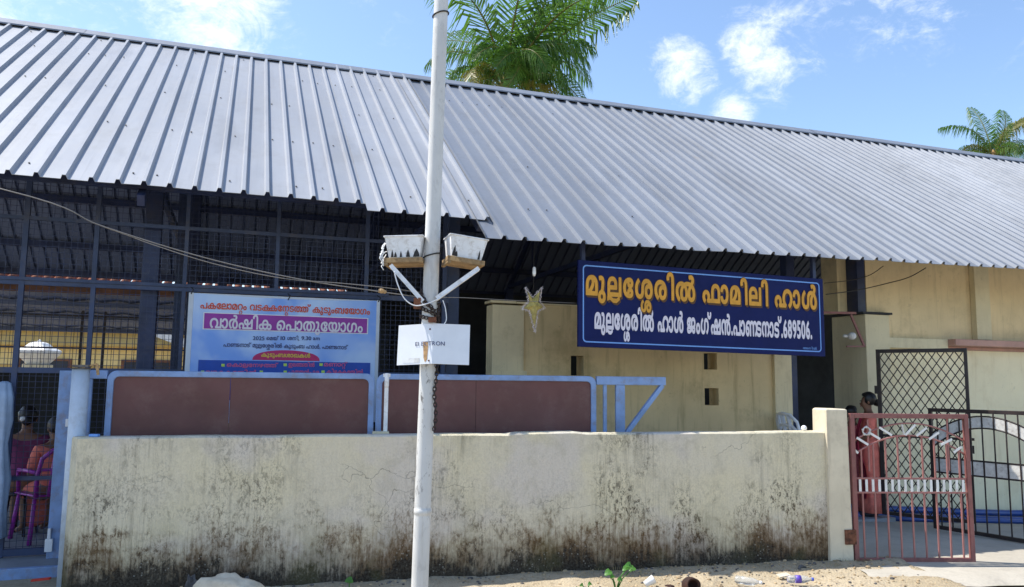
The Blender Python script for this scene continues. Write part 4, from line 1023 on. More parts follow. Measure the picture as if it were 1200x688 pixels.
for f in (up, lo): m.tube([(.04 + (GW - .08) * i / 24, 0, f(.04 + (GW - .08) * i / 24)) for i in range(25)], .008, 6)
m.build('arch', 'gate_pink', rg)
zb0, zb1 = gzv(578), gzv(563.5)
m = MB(); m.box(.041, GW - .041, -.008, .008, zb1, zb1 + .016); m.box(.041, GW - .041, -.008, .008, zb0 - .016, zb0); m.build('band_rail', 'gate_pink', rg, bevel=.002)
bars = [.04 + (GW - .08) * (i + .5) / 9 for i in range(9)]
for a in bars:
    m = MB(); m.box(a - .0065, a + .0065, -.0065, .0065, GZ0 + .042, zb0 - .016); m.box(a - .0065, a + .0065, -.0065, .0065, zb1 + .016, lo(a)); m.build('bar', 'gate_pink', rg)
for a in (.17, .92): m = MB(); m.box(a - .006, a + .006, -.006, .006, up(a) - .35, up(a) + .16 if a > .5 else up(a) + .12); m.build('bar', 'gate_pink', rg)
for i in range(17):
    a = .075 + (GW - .15) * i / 16; m = MB(); m.box(a - .011, a + .011, -.009, -.003, zb0 + .001, zb1 - .001); m.build('picket', 'white_paint', rg)
for (p, q) in (((1001, 526), (1008, 532.5)), ((1007, 514), (1020, 522.5)), ((1021, 507.5), (1034, 515.5)), ((1033.5, 501.5), (1048, 511)), ((1060, 497.5), (1062, 510.5)), ((1076, 498), (1063.5, 510.5)), ((1089, 501.5), (1076.5, 511.5)), ((1103, 507), (1091, 515.5)), ((1118, 515), (1104.5, 522)), ((1129, 524), (1119, 531))):
    m = MB(); m.bar((gx(p[0]), -.012, gzv(p[1])), (gx(q[0]), -.012, gzv(q[1])), .006, .02, (0, 0, 1)); m.build('ray', 'white_paint', rg)
m = MB(); fx, fz = gx(1018.5), gzv(506)
m.tube([(fx + .035 * math.cos(q), -.012, fz + .035 * math.sin(q)) for q in [i * math.pi / 8 for i in range(16)]], .007, 6, closed=True)
for k in range(5): q = math.pi / 2 + k * 1.2566; m.ball((fx + .035 * math.cos(q), -.014, fz + .035 * math.sin(q)), .013, .008, .013, 8, 6)
m.build('flower', 'silver_paint', rg)

KF = Frame(4.73, 9.0, math.degrees(math.atan2(-.85, .53)))
kg = thing('gate_leaf', 'black steel gate leaf with a silver arched band standing open at the far right', 'gate', KF, (0, 0, 0))
KW, K0, K1 = 1.16, .03, 1.355
m = MB(); m.box(0, .035, -.018, .018, K0, K1); m.box(KW - .035, KW, -.018, .018, K0, K1); m.box(.036, KW - .036, -.018, .018, K1 - .04, K1); m.box(.036, KW - .036, -.018, .018, K0, K0 + .04); m.build('frame', 'black_iron', kg, bevel=.003)
ka = lambda a, e, pk: pk - (pk - e) * abs((a - KW * .52) / (KW * .5)) ** 2.0
n = 24; m = MB(); vs = []
for i in range(n + 1):
    a = .036 + (KW - .072) * i / n; vs += [(a, -.006, ka(a, .93, 1.17)), (a, -.006, ka(a, 1.06, 1.275)), (a, .006, ka(a, 1.06, 1.275)), (a, .006, ka(a, .93, 1.17))]
m.add(vs, [(i * 4 + k, (i + 1) * 4 + k, (i + 1) * 4 + (k + 1) % 4, i * 4 + (k + 1) % 4) for i in range(n) for k in range(4)] + [(0, 1, 2, 3), (n * 4 + 3, n * 4 + 2, n * 4 + 1, n * 4)]); m.build('arched_band', 'silver_paint', kg)
m = MB(); m.box(.036, KW - .036, -.007, .007, .66, .80); m.build('middle_band', 'silver_paint', kg)
m = MB()
for pk, e in ((1.285, 1.07), (1.16, .92)): m.tube([(.036 + (KW - .072) * i / n, 0, ka(.036 + (KW - .072) * i / n, e, pk)) for i in range(n + 1)], .009, 6)
m.box(.036, KW - .036, -.009, .009, .801, .818); m.box(.036, KW - .036, -.009, .009, .642, .659); m.build('rail', 'black_iron', kg)
for i in range(9):
    a = .036 + (KW - .072) * (i + .5) / 9; m = MB(); m.box(a - .007, a + .007, -.016, -.009, K0 + .04, K1 - .04); m.build('bar', 'black_iron', kg)

DF = Frame(4.51, 9.76, math.degrees(math.atan2(-.60, .775)))
dg_ = thing('grille_door', 'tall narrow black diamond-lattice grille door standing open before the cream wall', 'grille door', DF, (0, 0, 0))
DW, D0, D1 = .985, .055, 2.045
m = MB(); m.box(0, .045, -.02, .02, D0, D1); m.box(DW - .035, DW, -.02, .02, D0, D1); m.box(.046, DW - .036, -.02, .02, D1 - .045, D1); m.box(.046, DW - .036, -.02, .02, D0, D0 + .04); m.box(.046, DW + .03, -.028, -.0, .985, 1.015); m.build('frame', 'black_iron', dg_, bevel=.003)
m = MB(); m.box(DW - .05, DW + .025, -.035, -.021, .84, .93); m.box(-.03, .0, -.02, .02, 1.50, 1.60); m.box(-.03, 0, -.02, .02, .4, .5); m.build('latch', 'black_iron', dg_)
m = MB(); sx_, sz_ = .095, .142
def clipseg(a, z, sgn):
    pts = []
    x0c, x1c, z0c, z1c = .046, DW - .036, D0 + .04, D1 - .045; k = sgn * sz_ / sx_
    for xx in (x0c, x1c):
        zz = z + k * (xx - a)
        if z0c <= zz <= z1c: pts.append((xx, zz))
    for zz in (z0c, z1c):
        xx = a + (zz - z) / k
        if x0c < xx < x1c: pts.append((xx, zz))
    return pts[:2] if len(pts) >= 2 else None
for sgn, b in ((1, -.006), (-1, .006)):
    for i in range(-16, 40):
        s_ = clipseg(.046 + i * sx_ - (0 if sgn > 0 else 0), D0 + .04 if sgn > 0 else D0 + .04, sgn)
        if s_: m.bar((s_[0][0], b, s_[0][1]), (s_[1][0], b, s_[1][1]), .011, .0045, (0, 1, 0))
m.build('lattice', 'black_iron', dg_)

for i, (r_, b, z, a0, a1, lab) in enumerate(((.045, 7.93, .0, 7.0, 10.6, 'thick blue plastic pipe lying lowest along the foot of the cream wall'), (.045, 8.06, .075, 7.2, 10.4, 'thick blue plastic pipe lying uppermost against the cream wall'), (.03, 7.80, -.02, 7.6, 11.0, 'thin blue plastic pipe lying foremost along the cream wall'))):
    m = MB(); P = []
    for k in range(13):
        a = a0 + (a1 - a0) * k / 12; ww = BF.w(a, b + .02 * math.sin(k * 1.3 + i)); P.append((a, b + .02 * math.sin(k * 1.3 + i), drive_z(ww.x, ww.y) + .022 + r_ + (.075 if i == 1 else 0)))
    m.tube(P, r_, 12); o = m.build('plastic_pipe', 'blue_pipe', frame=BF, org=(a0, b, 0)); tag(o, lab, 'pipe', 'blue pipes along the cream wall')

# ------------------------------------------------------------------ FURNITURE
def chair_parts(root, mat):
    leg = lambda p, q: MB().tube([p, q], [.017, .021], 8)
    m = MB(); n = 8; vs = []
    for j in range(n + 1):
        for i in range(n + 1):
            u, v = i / n * 2 - 1, j / n * 2 - 1; vs.append((u * (.215 - .02 * v), .02 - v * .21, .425 - .02 * (1 - u * u) * (1 - v * v)))
    k = len(vs); vs += [(x, y, z - .014) for x, y, z in vs]
    fs = [(j * (n + 1) + i, j * (n + 1) + i + 1, (j + 1) * (n + 1) + i + 1, (j + 1) * (n + 1) + i) for j in range(n) for i in range(n)]
    fs += [tuple(q + k for q in f[::-1]) for f in fs]
    bd = [i for i in range(n + 1)] + [(j + 1) * (n + 1) + n for j in range(n)] + [n * (n + 1) + n - 1 - i for i in range(n)] + [(n - 1 - j) * (n + 1) for j in range(n - 1)]
    fs += [(bd[i], bd[i] + k, bd[(i + 1) % len(bd)] + k, bd[(i + 1) % len(bd)]) for i in range(len(bd))]
    m.add(vs, fs, True); m.build('seat', mat, root)
    m = MB(); arc = [(-.20, .40), (-.215, .6), (-.20, .76), (-.13, .835), (0, .855), (.13, .835), (.20, .76), (.215, .6), (.20, .40)]
    yb_ = lambda z: -.19 - (z - .42) * .22; yc = lambda x, z: yb_(z) - .05 * (1 - (x / .22) ** 2)
    m.tube([(x, yc(x, z), z) for x, z in arc], .02, 8)
    for x in (-.10, 0, .10): m.tube([(x, yc(x, .42), .42), (x * 1.05, yc(x, .62) - .01, .62), (x, yc(x, .84), .83)], .024, 6)
    m.tube([(-.21, yc(.21, .66), .66), (0, yc(0, .66), .66), (.21, yc(.21, .66), .66)], .016, 6); m.build('backrest', mat, root)
    for sx in (-1, 1):
        m = MB(); m.tube([(sx * .21, yb_(.62), .63), (sx * .245, -.05, .645), (sx * .245, .14, .635), (sx * .225, .20, .60), (sx * .21, .21, .43)], .018, 8); m.build('armrest', mat, root)
        for sy in (-1, 1): leg((sx * .20, .02 + sy * .19, .42), (sx * .235, .02 + sy * .235, 0)).build('leg', mat, root)
CHP = BF.w(-1.70, 9.05)
chair = thing('plastic_chair', 'purple moulded plastic armchair behind the wire screen', 'chair', WORLD, (0, 0, 0)); chair.location = (CHP.x, CHP.y, .016); chair.rotation_euler = (0, 0, R(50)); chair.scale = (1.06,) * 3
chair_parts(chair, 'purple_plastic')
# stack of white chairs in the dark doorway behind the wall
q = at(951, 490, 9.6); stk0 = thing('plastic_chair', 'white plastic chair, lowest of the stack in the dark doorway', 'chair', WORLD, (0, 0, 0), 'stacked white chairs in the doorway'); stk0.location = (q.x, q.y, .016); stk0.rotation_euler = (0, 0, R(-75)); chair_parts(stk0, 'white_plastic')
for k, lab in ((1, 'white plastic chair, second from bottom of the doorway stack'), (2, 'white plastic chair, third from bottom of the doorway stack'), (3, 'white plastic chair, topmost of the doorway stack, its back showing over the wall')):
    o = copy_tree(stk0); o.location.z += .13 * k; o.location += Vector((-.02 * k, 0, 0)); o['label'] = lab
tb = thing('dining_table', 'long table under a dark cloth inside the hall behind the screen', 'table', BF, (-1.9, 9.9, 0))
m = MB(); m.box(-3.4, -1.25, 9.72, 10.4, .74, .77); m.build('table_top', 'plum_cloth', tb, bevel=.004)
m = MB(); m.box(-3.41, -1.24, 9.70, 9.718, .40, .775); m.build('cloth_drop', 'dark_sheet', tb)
for a in (-3.3, -1.35):
    for b in (9.8, 10.3): m = MB(); m.box(a - .02, a + .02, b - .02, b + .02, .015, .74); m.build('leg', 'black_iron', tb)
cup = None
for i, (a, b) in enumerate(((-2.02, 9.78), (-1.93, 9.80), (-1.80, 9.79), (-1.69, 9.77), (-1.60, 9.82))):
    if cup is None: m = MB(); m.lathe([(.022, 0), (.031, .075), (.029, .075), (.02, .005)], 12); cup = o = m.build('paper_cup', 'white_plain')
    else: o = cup.copy(); col.objects.link(o)
    o.location = BF.w(a, b, .771); tag(o, 'small white paper cup standing on the dark table behind the screen', 'cup', 'paper cups on the hall table')
m = MB(); m.lathe([(.10, .0), (.085, .25), (.095, .5), (.06, .8), (.085, 1.0), (.075, 1.2), (.05, 1.32), (.02, 1.34)], 28, (0, 0, 0), wob=lambda a, z: .12 * math.sin(7 * a + z * 3) + .1 * mnoise.noise(Vector((math.cos(a) * 3, math.sin(a) * 3, z * 5))))
q = BF.on(1, 560, 8.08); o = m.build('plastic_sheet', 'pale_blue_sheet', frame=BF, org=(0, 0, 0)); o.location = BF.w(q[0] - .02, 8.04, .22); tag(o, 'pale blue crumpled sheet bundle hung on the screen at the far left edge', 'plastic sheet')

# ------------------------------------------------------------------ PEOPLE
def skin(nodes, edges, levels=2, extra=()):
    names = list(nodes); me = bpy.data.meshes.new('tmp'); me.from_pydata([nodes[k][0] for k in names], [(names.index(a), names.index(b)) for a, b in edges], [])
    o = bpy.data.objects.new('tmp', me); col.objects.link(o); md = o.modifiers.new('s', 'SKIN'); md.use_smooth_shade = True; md.branch_smoothing = .4
    for i, k in enumerate(names):
        r = nodes[k][1]; sv = me.skin_vertices[0].data[i]; sv.radius = r if isinstance(r, tuple) else (r, r); sv.use_root = (i == 0) or k.startswith('palm')
    o.modifiers.new('d', 'SUBSURF').levels = levels; o.modifiers['d'].render_levels = levels
    dg = bpy.context.evaluated_depsgraph_get(); res = bpy.data.meshes.new_from_object(o.evaluated_get(dg)); bpy.data.objects.remove(o); bpy.data.meshes.remove(me)
    mb = MB(); mb.add([tuple(v.co) for v in res.vertices], [tuple(p.vertices) for p in res.polygons], True); bpy.data.meshes.remove(res); return mb
def person(label, loc, yaw, pose, H, top, bottom, wrap=None, bun=True, tie=None, group=None):
    """pose 'stand' or 'sit'; faces +y in its own space; one continuous body, clothes and hair are its children"""
    s = H / 1.6; root = thing('person', label, 'person', WORLD, (0, 0, 0)); root.location = loc; root.rotation_euler = (0, 0, yaw); root.scale = (s, s, s)
    sit = pose == 'sit'; hz = .50 if sit else .86; V = lambda x, y, z: (x, y, z + (hz - .86))
    nd = {'pelvis': (V(0, 0, .88), (.13, .10)), 'waist': (V(0, 0, 1.03), (.115, .085)), 'chest': (V(0, -.005, 1.20), (.135, .095)), 'upper': (V(0, -.01, 1.30), (.115, .075)), 'neck': (V(0, 0, 1.385), .043), 'jaw': (V(0, .02, 1.45), (.06, .065)), 'skull': (V(0, .01, 1.53), (.072, .085)), 'crown': (V(0, .0, 1.585), (.045, .055)),
          'nose': (V(0, .105, 1.478), .011)}
    ed = [('pelvis', 'waist'), ('waist', 'chest'), ('chest', 'upper'), ('upper', 'neck'), ('neck', 'jaw'), ('jaw', 'skull'), ('skull', 'crown'), ('jaw', 'nose')]
    for sx, t_ in ((-1, 'l'), (1, 'r')):
        if sit: el, wr = V(sx * .20, .06, 1.04), V(sx * .12, .26, .99)
        elif sx < 0: el, wr = V(-.225, .02, 1.06), V(-.12, .19, .98)
        else: el, wr = V(.225, -.02, 1.03), V(.20, .12, .84)
        nd['sh' + t_] = (V(sx * .165, -.01, 1.30), .05); nd['el' + t_] = (el, .036); nd['wr' + t_] = (wr, .025)
        ed += [('upper', 'sh' + t_), ('sh' + t_, 'el' + t_), ('el' + t_, 'wr' + t_)]
        d = (Vector(wr) - Vector(el)).normalized(); side = d.cross(Vector((0, 0, 1))).normalized(); pal = Vector(wr) + d * .055
        nd['hand' + t_] = (tuple(pal), (.032, .014)); ed.append(('wr' + t_, 'hand' + t_))
        for f in range(4):
            o_ = side * (.024 - .016 * f); ln = (.062, .07, .066, .052)[f]; b0 = pal + d * .02 + o_; nd[f'f{t_}{f}a'] = (tuple(b0), .0085); nd[f'f{t_}{f}b'] = (tuple(b0 + d * ln * .55 + Vector((0, 0, -.006))), .008); nd[f'f{t_}{f}c'] = (tuple(b0 + d * ln + Vector((0, 0, -.026))), .0065)
            ed += [('hand' + t_, f'f{t_}{f}a'), (f'f{t_}{f}a', f'f{t_}{f}b'), (f'f{t_}{f}b', f'f{t_}{f}c')]
        th = pal - d * .025 + side * .035 * sx; nd[f't{t_}a'] = (tuple(th), .009); nd[f't{t_}b'] = (tuple(th + d * .045 + side * .012 * sx), .0075); ed += [('hand' + t_, f't{t_}a'), (f't{t_}a', f't{t_}b')]
        if sit: kn, an = (sx * .11, .42, .47), (sx * .11, .40, .09)
        else: kn, an = (sx * .085, .02, .47), (sx * .08, -.01, .08)
        nd['hip' + t_] = (V(sx * .085, 0, .82), .085); nd['kn' + t_] = (kn, .055); nd['an' + t_] = (an, .034); nd['toe' + t_] = ((an[0] + sx * .015, an[1] + .15, .03), .028)
        ed += [('pelvis', 'hip' + t_), ('hip' + t_, 'kn' + t_), ('kn' + t_, 'an' + t_), ('an' + t_, 'toe' + t_)]
    skin(nd, ed).build('body', 'skin', root)
    hy = nd['skull'][0]
    for sx in (-1, 1): m = MB(); m.ball((sx * .030, hy[1] + .078, hy[2] - .018), .011, .007, .006, 8, 6); m.build('eye', 'hair', root)
    m = MB(); m.ball((0, hy[1] + .079, hy[2] - .088), .022, .008, .007, 8, 6); m.build('mouth', 'crimson_cloth', root)
    for sx in (-1, 1): m = MB(); m.ball((sx * .076, hy[1] - .01, hy[2] - .03), .010, .018, .028, 8, 6); m.build('ear', 'skin', root)
    m = MB(); m.ball((hy[0], hy[1] - .022, hy[2] + .012), .092, .098, .095, 18, 12, .12, 2)
    m.v = [(x, y, z) if not (y > hy[1] + .03 and z < hy[2] + .045) else (x, hy[1] + .03 + (y - hy[1] - .03) * .1, z) for x, y, z in m.v]
    if bun: m.ball((0, hy[1] - .125, hy[2] - .04), .052, .045, .05, 12, 8, .2, 5)
    m.build('hair', 'hair', root)
    if tie: m = MB(); m.ball((-.03, hy[1] - .165, hy[2] - .02), .026, .02, .024, 10, 8, .3, 3); m.build('hair_tie', 'white_plain', root)
    # blouse: same pose, a little fuller
    bn_ = {k: nd[k] for k in ('pelvis', 'waist', 'chest', 'upper')}; bn_ = {k: (v[0], (v[1][0] + .026, v[1][1] + .028)) for k, v in bn_.items()}; bn_['collar'] = ((nd['upper'][0][0], nd['upper'][0][1], nd['upper'][0][2] + .055), (.075, .06))
    be = [('pelvis', 'waist'), ('waist', 'chest'), ('chest', 'upper'), ('upper', 'collar')]
    for t_ in 'lr':
        bn_['sh' + t_] = (nd['sh' + t_][0], .066); e_ = Vector(nd['sh' + t_][0]).lerp(Vector(nd['el' + t_][0]), .9); bn_['el' + t_] = (tuple(e_), .056); be += [('upper', 'sh' + t_), ('sh' + t_, 'el' + t_)]
    skin(bn_, be).build('tunic', top, root)
    if sit:
        sk = {'a': ((0, -.02, .50), (.17, .14)), 'b': ((0, .18, .52), (.19, .10)), 'c': ((0, .40, .49), (.17, .085)), 'd': ((0, .44, .30), (.16, .08)), 'e': ((0, .42, .05), (.18, .10))}
        skin(sk, [('a', 'b'), ('b', 'c'), ('c', 'd'), ('d', 'e')]).build('skirt', bottom, root)
    else:
        fold = lambda a, z: .055 * math.sin(9 * a + 2 * z) * (1 - z / 1.0) + .03 * math.sin(5 * a + 1)
        m = MB(); m.lathe([(.19, .05), (.185, .2), (.175, .45), (.168, .68), (.172, .84), (.150, .96), (.135, 1.02)], 40, (0, 0, 0), 1.0, .78, wob=fold); m.build('skirt', bottom, root)
    if wrap:
        m = MB(); n = 14; vs = []
        for i in range(n + 1):
            u = i / n
            for j, o_ in enumerate((-.08, -.03, .03, .08)):
                if sit: p = (.13 - .24 * u + o_ * .5, .13 - .02 * u if u < .5 else .12, .95 - .30 * u + (hz - .5))
                else:
                    z = 1.345 - 1.10 * u; p = (-.16 + .02 * math.sin(6 * u) + o_ * (.6 + .7 * u), .115 + .06 * math.sin(math.pi * min(1, u * 1.6)) + .015 * math.cos(o_ * 40 + u * 8), z)
                vs.append(p)
        m.add(vs, [(i * 4 + j, i * 4 + j + 1, (i + 1) * 4 + j + 1, (i + 1) * 4 + j) for i in range(n) for j in range(3)], True)
        k = len(m.v); m.v += [(x, y - .012, z) for x, y, z in m.v]; m.f += [tuple(i + k for i in f[::-1]) for f in m.f]; m.sm += [True] * (len(m.f) - len(m.sm)); m.mi += [0] * (len(m.f) - len(m.mi))
        m.build('shawl', wrap, root)
    if not sit:
        for sx in (-1, 1): m = MB(); m.ball((sx * .09, .06, .03), .048, .13, .034, 12, 8); m.build('shoe', 'dark_shoe', root)
    return root
P1 = gp(1022, 604, .02); person('woman in salmon dress and crimson shawl standing behind the gate, facing left', (P1.x, P1.y, .02), R(75), 'stand', 1.47, 'salmon_cloth', 'salmon_cloth', 'crimson_cloth')
P2 = at(1001, 560, 10.1); person('person in rose dress mostly hidden behind the gate stile, facing the other woman', (P2.x, P2.y, .02), R(-70), 'stand', 1.30, 'rose_cloth', 'rose_cloth', None)
person('woman in salmon dress seated in the purple plastic chair behind the screen', (CHP.x, CHP.y, .016), R(50), 'sit', 1.5, 'salmon_cloth', 'salmon_cloth', None)
P4 = BF.w(-2.02, 9.35); person('dark-haired person in plum top with a white hair tie seated at the table', (P4.x, P4.y, .016), R(25), 'sit', 1.62, 'plum_cloth', 'plum_cloth', None, tie=True)
st_ = thing('stool', 'plain dark stool under the seated person in the plum top', 'stool', WORLD, (0, 0, 0)); st_.location = (P4.x, P4.y, .016)
m = MB(); m.lathe([(.0, .40), (.17, .40), (.17, .43), (0, .432)], 18); m.build('seat', 'black_iron', st_)
for k in range(4): q = math.pi / 4 + k * math.pi / 2; m = MB(); m.tube([(.11 * math.cos(q), .11 * math.sin(q), .40), (.16 * math.cos(q), .16 * math.sin(q), 0)], .014, 8); m.build('leg', 'black_iron', st_)

# ------------------------------------------------------------------ BEYOND THE HALL
HF = Frame(-14, 26, 12)
nh = thing('neighbour_house', 'yellow flat-roofed house seen in sunlight through the open hall', 'house', HF, (0, 0, 0))
m = MB(); m.box(-9, 9, 0, 6, -.1, 3.1); m.build('wall', 'house_yellow', nh)
m = MB(); m.box(-9.3, 9.3, -.55, 6.3, 3.1, 3.28); m.build('roof', 'house_yellow', nh, bevel=.02)
m = MB(); m.box(-9.0, 9.2, -.5, -.002, 2.60, 2.70); m.build('sunshade', 'house_ochre', nh, bevel=.02)
m = MB(); m.box(-8.9, 9, -.02, -.003, -.1, 2.0); m.build('dado', 'house_ochre', nh)
for a in (-1.2, 1.9):
    f = MB(); f.box(a - .8, a + .8, -.06, -.022, 1.25, 2.2); fo = f.build('window', 'brown_wood', nh)
    for k in (-.4, .4): p_ = MB(); p_.box(a + k - .3, a + k + .3, -.075, -.062, 1.33, 2.12); p_.build('shutter' if k < 0 else 'pane', 'interior_dark', fo)
m = MB(); m.box(4.6, 6.6, -.06, -.022, 1.0, 2.2); m.build('window', 'brown_wood', nh)
m = MB(); m.box(7.2, 9.1, -.35, -.05, 2.0, 2.9); m.build('awning', 'banner_magenta', nh)
m = MB(); m.prism([(2.2, 2.98), (2.6, 3.1), (4.9, 2.2), (4.5, 2.1)], -1.0, -.6); m.build('stair_slab', 'white_paint', nh)
lw = MB(); lw.box(-9, 12, 0, .18, -.1, 1.72); o = lw.build('boundary_wall', 'house_green', frame=Frame(-14, 19.5, 12), org=(0, 0, 0)); tag(o, 'dark green low boundary wall in front of the yellow house', 'wall')
cp_ = at(44, 430, 17.5); bp = thing('lantern_pillar', 'white pillar with a flared lantern-shaped cap in front of the yellow house', 'pillar', WORLD, (cp_.x, cp_.y, 0))
m = MB(); m.box(cp_.x - .22, cp_.x + .22, cp_.y - .22, cp_.y + .22, -.1, 1.88); m.build('shaft', 'cream_pale', bp, bevel=.02)
m = MB(); m.lathe([(.24, 1.88), (.27, 1.92), (.46, 2.12), (.47, 2.18), (.27, 2.28), (.20, 2.34), (.14, 2.36), (.04, 2.38), (.03, 2.42), (0, 2.43)], 4, (cp_.x, cp_.y, 0), rot=R(45)); m.build('cap', 'white_paint', bp, bevel=.015)
# tiled roof edge glimpsed in the gap behind the rear eave
tr = thing('tiled_roof', 'strip of red clay roof tiles catching the sun behind the hall', 'roof', BF, (-4, 15.84, 3.1))
m = MB()
for i in range(84):
    a = -8.0 + i * .18
    m.tube([(a, 15.86, 3.315), (a, 16.7, 3.56)], .07, 8)
m.build('tiles', 'terracotta_tile', tr)
m = MB(); m.box(-8, 7.2, 15.86, 15.90, 3.10, 3.30); m.build('sky_gap_board', 'brown_wood', tr)  # board added to block the bright sky showing under the tiles


# palms
def frond(L, droop, seed, mat='palm_leaf', e0=0.0):
    """grows along +x from the origin with start elevation e0; returns MB"""
    rr = random.Random(seed); m = MB(); N = 26; P = [Vector((0, 0, 0))]; sw = rr.uniform(-.25, .25)
    for i in range(N):
        t_ = i / N; e = e0 - droop * t_ ** 1.35; P.append(P[-1] + Vector((math.cos(e) * math.cos(sw * t_), math.cos(e) * math.sin(sw * t_), math.sin(e))) * L / N)
    m.cur = 1; m.tube(P, [.032 * (1 - .85 * i / N) * L / 3.4 + .003 for i in range(N + 1)], 6)
    m.cur = 0; K = 64
    for k in range(K):
        t_ = .13 + .87 * k / (K - 1); f = t_ * N; i = min(int(f), N - 1); p = P[i].lerp(P[i + 1], f - i); T_ = (P[i + 1] - P[i]).normalized()
        S_ = T_.cross(Vector((0, 0, 1))); S_ = S_.normalized() if S_.length > .05 else Vector((0, 1, 0)); U = S_.cross(T_)
        for sgn in (-1, 1):
            ln = L * .32 * (math.sin(math.pi * min(1, (t_ * .80 + .16))) ** .6) * rr.uniform(.85, 1.1)
            d = (S_ * sgn * 1.0 + T_ * (.45 + .7 * t_ + rr.uniform(-.2, .2)) + U * rr.uniform(-.15, .3)).normalized()
            w_ = .023 * L / 3.4 * rr.uniform(.8, 1.25); wv = T_ * w_
            q1 = p + d * ln * .5 + Vector((0, 0, -.06 * ln)); g = rr.uniform(.6, 1.25); q2 = p + d * ln * (.98 - g * .2) + Vector((0, 0, -g * ln * .75))
            m.add([p - wv * .5, p + wv * .5, q1 + wv, q1 - wv, q2], [(0, 1, 2, 3), (3, 2, 4)])
    return m
def palm(label, loc, H, R_, fr, seed):
    root = thing('coconut_palm', label, 'palm tree', WORLD, (0, 0, 0), 'coconut palms behind the hall'); root.location = (loc.x, loc.y, 0); zc = loc.z
    m = MB(); m.tube([(.5 * math.sin(i / 14 * 1.2) - .466, .02 * i, zc * i / 14) for i in range(15)], [.17 - .06 * i / 14 + (.05 if i == 0 else 0) for i in range(15)], 14); m.build('trunk', 'palm_trunk', root)
    m = MB(); rr = random.Random(seed)
    m.lathe([(.11, -.45), (.16, -.2), (.20, .0), (.12, .25), (.03, .5)], 14, (0, .28, zc)); m.build('crown_shaft', 'coconut', root)
    for k in range(9):
        q = k * .7 + 3.4; m = MB(); m.ball((.32 * math.cos(q), .28 + .32 * math.sin(q), zc - .18 - .12 * (k % 3)), .11, .11, .13, 10, 8); m.build('coconut', 'coconut', root)
    for i, (az, el, dr, L, mt) in enumerate(fr):
        f = frond(L * (1.12 if el > 68 else .80 if abs((az % 360) - 190) > 60 else .68), R(dr + (0 if el > 68 else 22)), seed * 50 + i, e0=R(el)); o = f.build('frond', [mt, 'palm_leaf_yellow'], root, fix=False); o.location = (.05 * math.cos(R(az)), .28 + .05 * math.sin(R(az)), zc + .05); o.rotation_euler = (R(rr.uniform(-38, 38)), 0, R(az))
    return root
G, Yl = 'palm_leaf', 'palm_leaf_yellow'
rr = random.Random(11)
fr = [(-95, 84, 30, 4.3, G), (75, 80, 40, 4.2, G), (-20, 62, 105, 3.9, G), (5, 38, 120, 3.9, G), (-30, 30, 125, 3.7, G), (-8, 12, 95, 3.4, Yl), (20, 55, 80, 4.1, G), (-55, 50, 110, 3.6, G), (-75, 35, 125, 3.3, G), (190, 60, 95, 4.0, G), (165, 45, 80, 4.2, G), (205, 48, 140, 3.6, G),
      (230, 40, 135, 3.4, Yl), (245, 62, 120, 3.8, G), (175, 22, 120, 3.2, G), (120, 60, 100, 3.9, G), (60, 45, 110, 3.8, G), (95, 35, 110, 3.6, G), (150, 72, 70, 4.1, G), (-45, 74, 75, 4.2, G), (40, 74, 60, 4.3, G), (-110, 62, 115, 3.5, G), (10, -8, 70, 3.0, G), (200, 5, 80, 2.7, Yl), (-60, 70, 100, 3.9, G), (-130, 72, 95, 3.8, G), (-90, 52, 125, 3.3, G), (-35, 48, 130, 3.5, G), (-80, 78, 60, 4.2, G), (15, 66, 70, 4.2, G)]
palm('large coconut palm with arching fronds rising behind the ridge near the pole', at(590, 102, 22), 10, 3.8, fr, 1)
fr2 = [(rr.uniform(0, 360), rr.uniform(15, 85), rr.uniform(60, 120), rr.uniform(2.6, 3.4), G if i % 4 else Yl) for i in range(20)] + [(180, 35, 75, 3.2, G), (170, 10, 60, 2.8, Yl), (90, 82, 40, 3.4, G), (0, 60, 90, 3.2, G)]
palm('smaller coconut palm showing only its crown above the far right ridge', at(1168, 184, 42), 14, 3.2, fr2, 2)

# ------------------------------------------------------------------ LITTER, STONES, WEEDS
def rock(px, py, rx, ry, rz, mat, label, seed, jit=.35, yoff=0):
    P = gp(px, py); m = MB(); m.ball((0, 0, rz * .35), rx, ry, rz, 20, 14, jit, seed); o = m.build('stone', mat); o.location = (P.x, P.y + yoff, -.01); tag(o, label, 'stone')
rock(264, 702, .25, .17, .135, 'stone_pale', 'large pale sunlit rock lying at the foot of the wall', 4, .22)
rock(224, 692, .045, .04, .085, 'stone_dark', 'small dark upright stone beside the large pale rock', 8, .5)
rock(283, 690, .03, .03, .055, 'stone_dark', 'small grey pointed stone behind the large pale rock', 12, .5, .1)
rock(211, 697, .05, .04, .045, 'stone_tan', 'low brown stone left of the dark upright stone', 15, .5)
rock(785, 690, .045, .04, .03, 'clay_pot', 'flat reddish brown stone beside the clay pot', 19, .4)
m = MB(); rr = random.Random(21)
for k in range(900):
    a = rr.uniform(-.3, 6.9) if k % 3 else rr.uniform(4.2, 6.9); b = -rr.random() ** 1.5 * 1.1 - .02; P = WF.w(a, b)
    z = .010 + .022 * mnoise.noise(P * 3.1) + .012 * mnoise.noise(P * 9.0); z += .05 * max(0, 1 - abs(b + .1) / .5) * (0.5 + mnoise.noise(P * 1.7)) * max(0, min(1, (a - 3.2) / 2.2)) - .03 * max(0, min(1, (3.4 - a) / 2)); s_ = rr.uniform(.004, .013) * (1.7 if rr.random() < .08 else 1)
    m.cur = 0 if rr.random() < .75 else 1; m.ball((a, b, z + s_ * .3), s_ * rr.uniform(.8, 1.5), s_, s_ * .7, 6, 4, .4, k)
